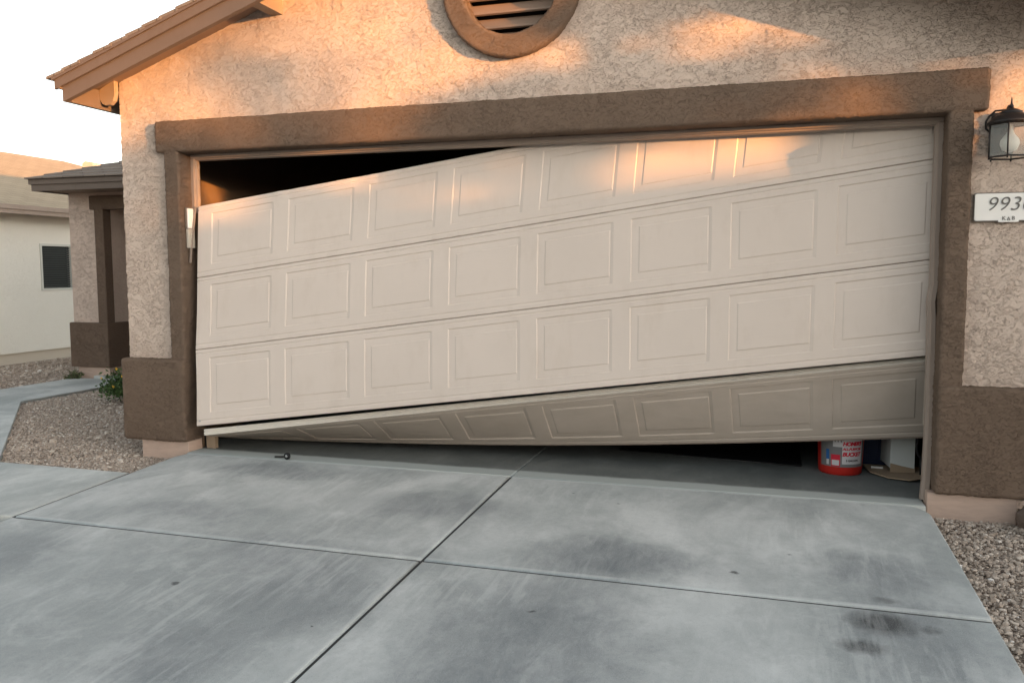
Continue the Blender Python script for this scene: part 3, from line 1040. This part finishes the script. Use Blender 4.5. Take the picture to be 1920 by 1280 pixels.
# ------------------------------------------------------------------ entry porch
def porch():
    Y = 3.40
    x0, x1 = -4.395, -3.862       # corner pier at the end of the entry wall
    bm = bmesh.new()
    box(bm, x0, x1 - .001, Y, Y + .9, .12, 2.30)
    box(bm, x1 - .001, -.55, Y + .001, Y + .25, 2.06, 2.30)         # wall over the opening
    box(bm, -4.2, -.55, 4.9, 5.05, -.1, 2.3)                        # entry back wall
    fix(obj_bm('entry_wall', bm, M['stucco_flat'], house))
    bm = bmesh.new()
    box(bm, x1 - .19, -.55, Y - .035, Y + .12, 2.055, 2.225, .012)      # head trim
    box(bm, x1 - .125, x1 + .012, Y - .030, Y + .10, .60, 2.06, .010)
    fix(obj_bm('entry_trim', bm, M['brown_flat'], house))
    bm = bmesh.new()
    box(bm, x0 - .03, x1 + .03, Y - .05, Y + .93, .10, .66, .015)
    fix(obj_bm('entry_wainscot', bm, M['brown_flat'], house))
    bm = bmesh.new()
    box(bm, x0 + .06, x1 + .01, Y - .02, Y + .92, -.2, .105, .004)
    fix(obj_bm('foundation', bm, M['stem'], house))
    # hip roof
    ye, xe, ze = 2.88, -4.42, 2.262
    bm = bmesh.new()
    zt = ze + .125
    A = bm.verts.new((xe - .05, ye - .05, zt)); B = bm.verts.new((-.8, ye - .05, zt))
    rr = 1.9
    Cc = bm.verts.new((-.8, ye + rr, zt + rr * .36)); D = bm.verts.new((xe - .05 + rr, ye + rr, zt + rr * .36))
    for i in range(13):
        ya = ye - .05 + i * .145; yb = ya + .16
        za = zt + (ya - ye + .05) * .36 * rr / (rr + .05); zb = zt + (yb - ye + .05) * .36 * rr / (rr + .05)
        xa, xb = xe - .05 + (ya - ye + .05), xe - .05 + (yb - ye + .05)
        q = [bm.verts.new(p) for p in ((xa, ya, za + .003), (-.82, ya, za + .003), (-.82, ya, za + .018), (xa, ya, za + .018), (-.82, yb, zb + .004), (xb, yb, zb + .004))]
        bm.faces.new((q[0], q[1], q[2], q[3])); bm.faces.new((q[3], q[2], q[4], q[5])); bm.faces.new((q[0], q[3], q[5]))
    E_ = bm.verts.new((xe - .05, ye + 2 * rr, zt)); G = bm.verts.new((-.8, ye + 2 * rr, zt))
    bm.faces.new((A, B, Cc, D)); bm.faces.new((A, D, E_)); bm.faces.new((E_, D, Cc, G)); bm.faces.new((A, E_, G, B))
    roof = fix(obj_bm('entry_roof', bm, M['shingleX'], house))
    bm = bmesh.new()
    box(bm, xe, -.6, ye, ye + .03, ze - .012, zt - .045)
    box(bm, xe - .022, -.6, ye - .02, ye - .0005, zt - .062, zt - .003)
    box(bm, xe + .0, xe + .03, ye + .0305, ye + 3.7, ze - .012, zt - .045)
    box(bm, xe - .021, xe - .0005, ye + .0005, ye + 3.7, zt - .062, zt - .003)
    obj_bm('eave_fascia', bm, M['fascia'], roof)
    bm = bmesh.new()
    box(bm, xe + .031, -.6, ye + .031, Y + .2, ze + .002, ze + .012)
    box(bm, xe + .031, x0 + .1, Y + .2, Y + 3, ze + .002, ze + .012)
    obj_bm('soffit', bm, M['soffit'], roof)
porch()

# ================================================================== NEIGHBOUR HOUSE
def neighbour():
    nx = -7.0
    nb = thing('stucco_house', 'cream stucco house with a tan shingled hip roof at the far left edge', 'house', (-11, 6, -.1))
    inv = Matrix.Translation(nb.location).inverted()
    def fx(o): o.matrix_parent_inverse = inv; return o
    y0, y1 = 2.2, 14.0
    bm = bmesh.new()
    wy0, wy1, wz0, wz1 = 5.41, 6.05, .995, 1.735
    # wall with a window hole : four pieces meeting edge to edge
    box(bm, nx - .2, nx, y0, wy0, .055, 2.35); box(bm, nx - .2, nx, wy1, y1, .055, 2.35)
    box(bm, nx - .2, nx, wy0, wy1, .055, wz0); box(bm, nx - .2, nx, wy0, wy1, wz1, 2.35)
    box(bm, nx - 8, nx - .2, y0, y0 + .2, .055, 2.35)
    box(bm, nx - 8, nx - 7.8, y0 + .2, y1, .055, 2.35)
    box(bm, nx - 7.8, nx - .2, y1 - .2, y1, .055, 2.35)
    fx(obj_bm('wall', bm, M['cream'], nb))
    bm = bmesh.new()
    box(bm, nx - 8, nx - .035, y0 + .03, y1, -.3, .054)
    fx(obj_bm('foundation', bm, M['cstem'], nb))
    bm = bmesh.new()
    t = .035
    box(bm, nx - .08, nx + .012, wy0, wy0 + t, wz0, wz1); box(bm, nx - .08, nx + .012, wy1 - t, wy1, wz0, wz1)
    box(bm, nx - .08, nx + .012, wy0 + t, wy1 - t, wz0, wz0 + t); box(bm, nx - .08, nx + .012, wy0 + t, wy1 - t, wz1 - t, wz1)
    wf = fx(obj_bm('window', bm, M['winframe'], nb))
    bm = bmesh.new()
    z = wz0 + t + .004
    while z < wz1 - t - .01:
        prism(bm, [(nx - .045, z), (nx - .040, z), (nx - .020, z + .030), (nx - .025, z + .030)], 'y', wy0 + t, wy1 - t)
        z += .036
    obj_bm('sun_screen', bm, M['screen'], wf)
    bm = bmesh.new(); box(bm, nx - .10, nx - .085, wy0, wy1, wz0, wz1)
    obj_bm('pane', bm, M['void'], wf)
    # hip roof
    ex, ze = nx + .42, 2.27
    rx = nx - 4.0
    A = (ex, y0 - .4, ze); B = (ex, y1 + .4, ze); C2 = (nx - 8.4, y1 + .4, ze); D = (nx - 8.4, y0 - .4, ze)
    hh = (ex - rx) * .33
    R0 = (rx, y0 - .4 + (ex - rx), ze + hh); R1 = (rx, y1 + .4 - (ex - rx), ze + hh)
    bm = bmesh.new()
    v = {k: bm.verts.new(p) for k, p in dict(A=A, B=B, C=C2, D=D, R=R0, S=R1).items()}
    bm.faces.new((v['A'], v['B'], v['S'], v['R'])); bm.faces.new((v['B'], v['C'], v['S']))
    bm.faces.new((v['C'], v['D'], v['R'], v['S'])); bm.faces.new((v['D'], v['A'], v['R']))
    bm.faces.new((v['A'], v['D'], v['C'], v['B']))
    roof = fx(obj_bm('roof', bm, M['shingleN'], nb))
    bm = bmesh.new()
    box(bm, ex - .04, ex - .002, y0 - .4, y1 + .4, ze - .125, ze - .004)
    box(bm, ex - .0015, ex + .022, y0 - .42, y1 + .42, ze - .062, ze + .006)
    box(bm, nx - 8.4, ex - .041, y0 - .4, y0 - .36, ze - .125, ze - .004)
    obj_bm('eave_fascia', bm, M['neighfascia'], roof)
    bm = bmesh.new()
    # low box roof vent with a curved hood, near the ridge
    zz = 3.36
    prism(bm, [(-8.35, zz - .30), (-8.35, zz - .05), (-8.28, zz - .01), (-8.10, zz - .04), (-8.06, zz - .30)], 'y', 7.75, 8.05)
    for k in range(3): box(bm, -8.06, -8.045, 7.77, 8.03, zz - .25 + k * .07, zz - .23 + k * .07)
    obj_bm('roof_vent', bm, M['vent'], roof)
neighbour()

# ================================================================== LANTERN
def lantern():
    cx, cy = 5.142, -.17
    L = thing('wall_lantern', 'black metal hexagonal wall lantern with clear glass above the house number', 'lantern', (cx, 0, 1.85))
    inv = Matrix.Translation(L.location).inverted()
    def fx(o): o.matrix_parent_inverse = inv; return o
    m = M['lanternmetal']
    R = .100
    zb, zt = 1.868, 2.036
    bm = bmesh.new()   # cap
    lathe(bm, [(R + .006, zt - .002), (R + .009, zt + .008), (R - .004, zt + .016), (.085, zt + .032), (.060, zt + .048), (.050, zt + .053), (.054, zt + .058), (.030, zt + .070), (.012, zt + .078), (.008, zt + .084)],
          (cx, cy, 0), 24, 'z')
    lathe(bm, [(.008, zt + .08), (.012, zt + .086), (.008, zt + .094), (.005, zt + .10), (.0035, zt + .122), (.001, zt + .135)], (cx, cy, 0), 12, 'z')
    fx(obj_bm('cap', bm, m, L))
    bm = bmesh.new()   # cage: bars and rings
    n = 6
    for k in range(n):
        a = math.radians(60 * k + 12)
        tube(bm, [(cx + R * math.cos(a), cy + R * math.sin(a), zb - .012), (cx + R * math.cos(a), cy + R * math.sin(a), zt)], .0042, 6)
        a2 = math.radians(60 * (k + 1) + 12)
        for z in (zb, zt - .004):
            tube(bm, [(cx + R * math.cos(a), cy + R * math.sin(a), z), (cx + R * math.cos(a2), cy + R * math.sin(a2), z)], .0045, 6)
    fx(obj_bm('cage', bm, m, L))
    for k in range(n):
        a = math.radians(60 * k + 12); a2 = math.radians(60 * (k + 1) + 12)
        r = R - .003
        p, q = Vector((cx + r * math.cos(a), cy + r * math.sin(a), 0)), Vector((cx + r * math.cos(a2), cy + r * math.sin(a2), 0))
        d = (Vector((cx, cy, 0)) - (p + q) / 2).normalized() * .003
        bm = bmesh.new()
        prism(bm, [(p.x, p.y), (q.x, q.y), (q.x + d.x, q.y + d.y), (p.x + d.x, p.y + d.y)], 'z', zb + .004, zt - .006)
        fx(obj_bm('glass_pane', bm, M['glass'], L))
    bm = bmesh.new()
    lathe(bm, [(.012, 2.04), (.014, 2.0), (.020, 1.985), (.042, 1.955), (.045, 1.935), (.034, 1.905), (.012, 1.895), (.001, 1.893)], (cx, cy, 0), 18, 'z')
    fx(obj_bm('bulb', bm, M['bulb'], L, True))
    bm = bmesh.new()   # back plate and scroll arm
    box(bm, cx - .055, cx + .055, -.028, -.004, 1.90, 2.12, .012)
    pts = [(cx, -.02, 2.00), (cx, -.05, 2.03), (cx, -.075, 2.07), (cx, -.10, 2.115), (cx, -.13, 2.13), (cx, cy + .01, 2.12), (cx, cy, 2.10)]
    tube(bm, pts, .009, 8)
    tube(bm, [(cx - .085, -.045, 2.035), (cx - .088, -.055, 2.070), (cx - .075, -.06, 2.095), (cx - .05, -.07, 2.12), (cx, -.10, 2.118)], .0055, 8)
    tube(bm, [(cx - .085, -.045, 2.035), (cx - .06, -.02, 2.02), (cx, -.02, 2.01)], .0055, 8)
    fx(obj_bm('mounting_arm', bm, m, L))
lantern()

# ================================================================== HOUSE NUMBER
def text_mesh(body, size, shear=0.0, offset=0.0, extrude=.001, spacing=1.0):
    cu = bpy.data.curves.new('lettering', 'FONT')
    cu.body = body; cu.size = size; cu.shear = shear; cu.offset = offset; cu.extrude = extrude
    cu.space_character = spacing
    cu.align_x = 'CENTER'; cu.align_y = 'CENTER'
    cu.resolution_u = 6
    o = bpy.data.objects.new('lettering_tmp', cu); COL.objects.link(o)
    dg = bpy.context.evaluated_depsgraph_get()
    me = bpy.data.meshes.new_from_object(o.evaluated_get(dg))
    bpy.data.objects.remove(o)
    me.materials.clear()
    return me

def number_sign():
    cx, cz = 5.188, 1.628
    S = thing('house_number_sign', 'white house number plate with slanted grey digits under the lantern', 'sign', (cx, 0, cz))
    hw, hh = .167, .076
    def rrect(hw, hh, r, n=5):
        pts = []
        for sx, sz, a0 in ((1, 1, 0), (-1, 1, 90), (-1, -1, 180), (1, -1, 270)):
            for k in range(n + 1):
                a = math.radians(a0 + 90 * k / n)
                pts.append((sx * (hw - r) + r * math.cos(a), sz * (hh - r) + r * math.sin(a)))
        return pts
    bm = bmesh.new(); prism(bm, rrect(hw, hh, .010), 'y', -.020, -.006)
    obj_bm('border', bm, M['signborder'], S)
    bm = bmesh.new(); prism(bm, rrect(hw - .005, hh - .005, .010), 'y', -.0235, -.0202)
    prism(bm, [(-.048, -hh - .004), (.048, -hh - .004), (.048, -hh + .014), (-.048, -hh + .014)], 'y', -.0245, -.0200)
    obj_bm('plate', bm, M['signwhite'], S)
    rot = Matrix.Rotation(math.radians(90), 4, 'X')
    for k, ch in enumerate('9930'):
        me = text_mesh(ch, .104, .25, -.0010)
        me.transform(rot)
        o = link_mesh('digit', me, M['signdark'], S)
        o.location = (-.085 + .055 * k + .001, -.0262, .012)
    for ch, dx in (('K', -.022), ('B', .022)):
        me = text_mesh(ch, .028, 0, 0); me.transform(rot)
        o = link_mesh('small_letter', me, M['signdark'], S); o.location = (dx, -.0262, -.0605)
    bm = bmesh.new()
    t = [(-.009, -.071), (.009, -.071), (0, -.052)]; ti = [(-.0045, -.0685), (.0045, -.0685), (0, -.059)]
    for i in range(3):
        j = (i + 1) % 3
        prism(bm, [t[i], t[j], ti[j], ti[i]], 'y', -.0268, -.0250)
    obj_bm('triangle_mark', bm, M['signdark'], S)
number_sign()

# ================================================================== KEYPAD
def keypad():
    K = thing('door_keypad', 'beige garage door keypad with flipped-up milky cover on the left jamb', 'keypad', (.0, .035, 1.60))
    bm = bmesh.new()
    box(bm, .004, .026, -.030, .040, -.135, .0, .005)
    for r in range(4):
        for c in range(3):
            box(bm, .0262, .029, -.020 + c * .019, -.007 + c * .019, -.11 + r * .022, -.096 + r * .022, .001)
    obj_bm('keypad_body', bm, M['keypad'], K)
    bm = bmesh.new(); box(bm, .010, .022, -.024, .036, .004, .145, .004)
    box(bm, .0223, .0235, -.014, .026, .015, .135)
    obj_bm('cover', bm, M['cover'], K)
    bm = bmesh.new(); box(bm, .002, .0098, -.034, .044, .0, .152, .001)
    obj_bm('cover_back', bm, M['signborder'], K)
keypad()

# ================================================================== THINGS IN THE GARAGE
def bucket():
    cx, cy = 4.452, .648
    B = thing('bucket', 'red plastic bucket with a grey and white printed label on the garage floor', 'bucket', (cx, cy, .002))
    bm = bmesh.new()
    lathe(bm, [(.115, .0), (.126, .0), (.130, .006), (.133, .03), (.145, .34), (.149, .345), (.149, .355), (.143, .36), (.139, .355), (.128, .03), (.11, .02), (.0005, .02)], (0, 0, 0), 40, 'z', closed_ends=False)
    for h in (.30, .325): lathe(bm, [(.143, h), (.152, h + .003), (.152, h + .008), (.143, h + .011)], (0, 0, 0), 40, 'z', closed_ends=False)
    obj_bm('tub', bm, M['red'], B, True)
    # wrap-around label faces the camera
    face = math.atan2(-5.04 - cy, 3.975 - cx) - .02
    def rad(h): return .133 + (h - .03) * .012 / .31
    def patch(a0, a1, h0, h1, off, mat, name, top=None):
        bm = bmesh.new(); n = 24
        rows = []
        for j in range(5):
            h = h0 + (h1 - h0) * j / 4
            rows.append([bm.verts.new(((rad(h) + off) * math.cos(face + a0 + (a1 - a0) * i / n), (rad(h) + off) * math.sin(face + a0 + (a1 - a0) * i / n), h + (top(i / n) * j / 4 if top else 0))) for i in range(n + 1)])
        for r0, r1 in zip(rows[:-1], rows[1:]):
            for i in range(n): bm.faces.new((r0[i], r0[i + 1], r1[i + 1], r1[i]))
        o = obj_bm(name, bm, mat, lab if lab else B, True)
        return o
    lab = None
    lab = patch(-.95, 1.25, .055, .285, .0015, M['labelgrey'], 'label')
    patch(.10, 1.08, .075, .225, .0027, M['labelwhite'], 'label_panel', lambda t: .018 * math.sin(t * 3))
    patch(-.38, .02, .058, .135, .0027, M['labelred'], 'label_bucket_picture')
    patch(-.34, -.02, .066, .10, .0036, M['labelwhite'], 'label_mark')
    patch(-.30, .10, .185, .225, .0030, M['labelwhite'], 'label_starburst', lambda t: .012 * math.sin(t * 20))
    patch(-.62, -.46, .10, .165, .0030, M['labelblue'], 'label_blue_mark')
    patch(-.60, -.48, .066, .10, .0030, M['labelwhite'], 'label_mark')
    patch(-.55, -.05, .240, .275, .0030, M['labelred'], 'label_starburst', lambda t: .01 * math.sin(t * 26))
    def wrap(body, size, a_c, h_c, mat, sh=.2, off=.002, sp=.9):
        me = text_mesh(body, size, sh, off, 0.0, sp)
        for v in me.vertices:
            h = h_c + v.co.y
            a = face + a_c + v.co.x / rad(h)
            v.co = Vector(((rad(h) + .0040) * math.cos(a), (rad(h) + .0040) * math.sin(a), h))
        link_mesh('lettering', me, mat, lab)
    wrap("HOMER'S", .033, .56, .205, M['labelred'])
    wrap("ALL-PURPOSE", .0215, .55, .172, M['labelred'], .2, .0012)
    wrap("BUCKET", .034, .54, .138, M['labelred'])
    wrap("5 GALLON", .018, .56, .098, M['labelblack'], 0, .0006)
bucket()

def clutter():
    # white carton with a cord behind
    C = thing('carton', 'tall white carton standing beside the red bucket just inside the garage', 'box', (4.83, .66, .0))
    bm = bmesh.new()
    def rb(bm, cx, cy, sx, sy, z0, z1, a, bev=.003):
        vs = box(bm, -sx / 2, sx / 2, -sy / 2, sy / 2, z0, z1, bev)
        R = Matrix.Rotation(a, 3, 'Z')
        return R
    box(bm, -.085, .060, -.02, .22, .045, .62, .004)
    obj_bm('carton_body', bm, M['carton'], C)
    C.rotation_euler = (0, 0, .12)
    bm = bmesh.new()
    prism(bm, [(-.085, .0), (.061, .0), (.061, .046), (-.02, .062), (-.085, .078)], 'y', -.024, -.0205)
    obj_bm('torn_flap', bm, M['card'], C)
    # cardboard sheet curling on the floor
    bm = bmesh.new()
    pts = [(4.60, .80), (4.63, .62), (4.72, .50), (4.84, .455), (4.93, .50), (4.94, .80)]
    zz = [.02, .012, .010, .012, .022, .02]
    top = [bm.verts.new((x, y, z + .006)) for (x, y), z in zip(pts, zz)]
    bot = [bm.verts.new((x, y, z)) for (x, y), z in zip(pts, zz)]
    bm.faces.new(top); bm.faces.new(bot[::-1])
    for i in range(6): bm.faces.new((top[i], bot[i], bot[(i + 1) % 6], top[(i + 1) % 6]))
    tag(obj_bm('cardboard_sheet', bm, M['card']), 'brown cardboard sheet lying under the white carton on the garage floor', 'cardboard')
    # dark blue tote
    T = thing('storage_tote', 'dark navy storage tote behind the cardboard between the bucket and the white carton', 'tote', (4.70, 1.02, 0))
    bm = bmesh.new()
    vs = box(bm, -.16, .13, -.14, .2, .002, .36, .012)
    for x in (-.12, -.06, 0, .06): box(bm, x, x + .012, -.147, -.139, .03, .33, .002)
    obj_bm('tote_body', bm, M['blue'], T)
    bm = bmesh.new(); box(bm, -.18, .15, -.16, .22, .36, .385, .008)
    obj_bm('lid', bm, M['blue'], T)
    bm = bmesh.new(); box(bm, 4.645, 4.715, .70, .712, .022, .034, .002)
    o = obj_bm('plastic_strip', bm, M['white'])
    tag(o, 'short white plastic strip lying on the cardboard beside the red bucket', 'strip')
    # cord hanging behind the jamb
    bm = bmesh.new()
    tube(bm, [(4.905, .58, .36), (4.895, .575, .26), (4.885, .57, .20), (4.895, .57, .155), (4.915, .58, .13), (4.93, .59, .15), (4.93, .6, .36)], .007, 8)
    tube(bm, [(4.925, .585, .02), (4.922, .582, .13)], .016, 10)
    tag(obj_bm('power_cord', bm, M['black']), 'black cord hanging beside the white carton behind the right jamb', 'cord')
    bm = bmesh.new()
    slab(bm, [(2.98, .86), (4.22, .70), (4.25, 3.6), (2.9, 3.6)], lambda x, y: .010, .0075, .003)  # thin black sheet added as the deep shade on the garage floor
    tag(obj_bm('floor_shade_sheet', bm, M['black']), 'black sheet for the deep shade on the garage floor left of the red bucket', 'mat')  # not a mat: stands in for shade on the floor
clutter()

# ================================================================== LOOSE ROLLER ON THE DRIVE
def roller():
    z = gz(-.03)
    Rr = thing('track_roller', 'loose garage door roller with a short steel stem lying at the slab edge', 'roller', (.825, -.066, 0))
    bm = bmesh.new()
    lathe(bm, [(.006, -.009), (.019, -.010), (.024, -.007), (.024, .007), (.019, .010), (.006, .009)], (0, 0, .0245), 24, 'y')
    obj_bm('wheel', bm, M['black'], Rr)
    bm = bmesh.new()
    lathe(bm, [(.0005, -.0125), (.009, -.012), (.010, -.0095), (.001, -.0095)], (0, 0, .0245), 16, 'y', closed_ends=False)
    obj_bm('hub', bm, M['steel'], Rr)
    bm = bmesh.new()
    tube(bm, [(0, .0, .022), (-.05, .004, .014), (-.115, .008, .0075)], .0062, 8)
    obj_bm('stem', bm, M['lanternmetal'], Rr)
    Rr.rotation_euler = (0, 0, -.15)
roller()

# ================================================================== PLANTS
def leaf_cloud(center, rad, n, size, mat, name, parent, seed, flat=1.0, hollow=.3, clumps=14):
    r = np.random.default_rng(seed)
    cl = r.normal(0, 1, (clumps, 3)); cl /= np.linalg.norm(cl, axis=1, keepdims=True); cl *= r.uniform(.3, .85, (clumps, 1))
    which = r.integers(0, clumps, n)
    P = cl[which] + r.normal(0, .23, (n, 3))
    P = P * np.array(rad) + np.array(center)
    d1 = r.normal(0, 1, (n, 3)); d1 /= np.linalg.norm(d1, axis=1, keepdims=True)
    d2 = r.normal(0, 1, (n, 3)); d2 -= (d2 * d1).sum(1, keepdims=True) * d1; d2 /= np.linalg.norm(d2, axis=1, keepdims=True)
    s = size * r.uniform(.6, 1.3, (n, 1))
    a = P - d1 * s; b = P + d2 * s * .42; c = P + d1 * s; d = P - d2 * s * .42
    V = np.stack([a, b, c, d], 1).reshape(-1, 3)
    F = np.arange(4 * n).reshape(n, 4)
    return obj_np(name, V, F, mat, parent)

def bush():
    B = thing('flowering_bush', 'small green bush with a few yellow flowers behind the brown wainscot corner', 'bush', (-2.33, 2.02, -.06))
    leaf_cloud((0.02, 0, .17), (.30, .28, .17), 2600, .022, M['leaf'], 'foliage', B, 3, clumps=20)
    bm = bmesh.new()
    for k in range(16):
        a = random.uniform(0, 6.28); r = random.uniform(.05, .26)
        tube(bm, [(0, 0, -.03), (r * .4 * math.cos(a), r * .4 * math.sin(a), .12), (r * math.cos(a), r * math.sin(a), random.uniform(.15, .33))], [.006, .004, .002], 5)
    obj_bm('stem', bm, M['bark'], B)
    for p in ((-.18, -.20, .27), (.0, -.24, .20), (-.08, -.10, .36), (.08, -.2, .30)):
        bm = bmesh.new()
        for k in range(5):
            a = k * 1.256
            v = [bm.verts.new((p[0] + q * math.cos(a + w), p[1] - .004, p[2] + q * math.sin(a + w))) for q, w in ((.0, 0), (.012, -.5), (.018, 0), (.012, .5))]
            bm.faces.new(v)
        obj_bm('flower', bm, M['yellow'], B)
    Wd = thing('weed', 'scrubby little weed growing at the foot of the entry pier', 'weed', (-4.27, 3.24, -.10))
    leaf_cloud((0, 0, .10), (.09, .09, .10), 420, .020, M['leafdry'], 'foliage', Wd, 5, clumps=9)
    bm = bmesh.new()
    for k in range(9):
        a = random.uniform(0, 6.28); r = random.uniform(.03, .1)
        tube(bm, [(0, 0, -.02), (r * .5 * math.cos(a), r * .5 * math.sin(a), .08), (r * math.cos(a), r * math.sin(a), random.uniform(.12, .2))], [.003, .0025, .0012], 5)
    obj_bm('stem', bm, M['bark'], Wd)
bush()

def rock():
    bm = bmesh.new()
    bmesh.ops.create_icosphere(bm, subdivisions=3, radius=.16)
    for v in bm.verts:
        n = mnoise.noise(v.co * 7) * .35 + mnoise.noise(v.co * 18) * .12
        v.co *= 1 + n
        v.co.x *= 1.0; v.co.z *= .75
    o = obj_bm('rock', bm, M['rock'])
    o.location = (5.445, -.14, -.03)
    tag(o, 'rough brown rock at the right end of the foundation by the frame edge', 'rock')
rock()

# ================================================================== ACROSS THE STREET (unseen, added behind the camera to shade the facade and cut low skylight)
def unseen_house(x, y, w, d, eave, rise, label, wallm, roofm):
    h = thing('stucco_house', label, 'house', (x, y, terrain_z(0, -9) - .02))  # unseen house, added to shade the facade
    bm = bmesh.new(); box(bm, -w / 2, w / 2, -d / 2, d / 2, 0, eave); obj_bm('wall', bm, wallm, h)
    bm = bmesh.new()
    prism(bm, [(-d / 2 - .5, eave - .15), (-d / 2 - .5, eave), (0, eave + rise), (d / 2 + .5, eave), (d / 2 + .5, eave - .15)], 'x', -w / 2 - .5, w / 2 + .5)
    obj_bm('roof', bm, roofm, h)
    for k, (a, b, c, e) in enumerate(((-w * .38, -w * .26, .9, 2.1), (w * .12, w * .42, .02, 2.2), (-w * .12, -w * .02, .02, 2.05))):
        bm = bmesh.new(); box(bm, a, b, d / 2 + .001, d / 2 + .03, c, e)
        obj_bm(('window', 'garage_door', 'unseen_front_door')[k], bm, M[('screen', 'door', 'brown_flat')[k]], h)
unseen_house(-11, -27, 15, 10, 2.9, 2.2, 'unseen cream stucco house across the street, farther along to the west', M['cream'], M['shingleN'])
unseen_house(6.5, -28, 15, 10, 3.0, 2.3, 'unseen tan stucco house directly across the street from the broken garage door', M['stucco_flat'], M['shingle'])

def far_side():
    n = Vector((math.cos(SUN_AZ), math.sin(SUN_AZ), 0))         # lateral axis as seen from the sun
    d = Vector((SUND.x, SUND.y, 0)).normalized()
    te = math.tan(SUN_EL)
    # unseen house, its roof height set to keep the low sun off the drive
    D = 26.0
    hz = 1.83 + D * te
    ang = math.atan2(n.y, n.x)
    hs_ = thing('stucco_house', 'unseen low stucco house with a gable roof standing beyond the right side of the driveway', 'house', (0, 0, 0))  # unseen house, added to keep low sun off the drive
    hs_.location = Vector((2.4, 0, -.6)) + d * D
    hs_.rotation_euler = (0, 0, ang)
    eave = hz + .6 - 1.3
    bm = bmesh.new(); box(bm, -11, 11, -3.8, 3.8, 0, eave)
    obj_bm('wall', bm, M['stucco_flat'], hs_)
    bm = bmesh.new()
    top = hz + .6
    prism(bm, [(-4.4, eave - .1), (-4.4, eave + .05), (0, top), (4.4, eave + .05), (4.4, eave - .1), (0, top - .2)], 'x', -11.5, 11.5)
    obj_bm('roof', bm, M['shingleN'], hs_)
    bm = bmesh.new()
    bm.free()
    for x in (-7, -2, 4):
        bm = bmesh.new(); box(bm, x, x + 1.4, -3.83, -3.80, 1, 2.2)
        obj_bm('window', bm, M['screen'], hs_)
    # unseen trees in front; crowns placed and thinned to shape light on the gable
    def tree(s, dist, z_c, rad, nleaf, seed, label, size=.09, clumps=16):
        base = Vector((0, 0, 0)) + n * s + d * dist
        T = thing('unseen_tree', label, 'tree', (base.x, base.y, terrain_z(0, base.y) - .02), 'unseen trees added to dapple the light')
        zc = z_c + dist * te - T.location.z
        leaf_cloud((0, 0, zc), rad, nleaf, size, M['treeleaf'], 'unseen_crown', T, seed, clumps=clumps)
        bm = bmesh.new()
        tube(bm, [(0, 0, -.1), (.03, .02, zc * .5), (0, 0, zc)], [.11, .08, .03], 8)
        for k in range(7):
            a = k * .9; 
            tube(bm, [(0, 0, zc * (.55 + .05 * k)), (rad[0] * .4 * math.cos(a), rad[1] * .4 * math.sin(a), zc + (k - 3) * .08), (rad[0] * .8 * math.cos(a), rad[1] * .8 * math.sin(a), zc + (k - 3) * .14)], [.03, .018, .006], 6)
        obj_bm('trunk', bm, M['bark'], T)
    # s: lateral position; the facade spans s = -.2 (left corner) .. 2.1 (right corner)
    tree(-.43, 17.0, 1.96, (.58, .58, .40), 1500, 21, 'unseen small leafy tree beyond the driveway, lowest of the row', .06)
    tree(1.14, 15.0, 2.06, (.52, .52, .35), 2900, 22, 'unseen dense airy-topped tree in the middle of the row beyond the driveway', .045, 22)
    tree(.56, 19.0, 1.62, (.24, .24, .24), 1100, 24, 'unseen round leafy tree behind the middle one beyond the driveway', .05)
    tree(1.20, 13.0, 2.66, (.30, .30, .22), 620, 23, 'unseen thin tall tree with the sparsest crown of the row', .045, 12)
    tree(1.84, 16.0, 2.24, (.42, .42, .22), 480, 27, 'unseen broad loose tree nearest the street at the right end of the row', .045, 18)
    tree(.30, 20.0, 2.72, (.60, .60, .40), 230, 29, 'unseen tallest tree of the row with a wide thin crown', .05, 16)
far_side()
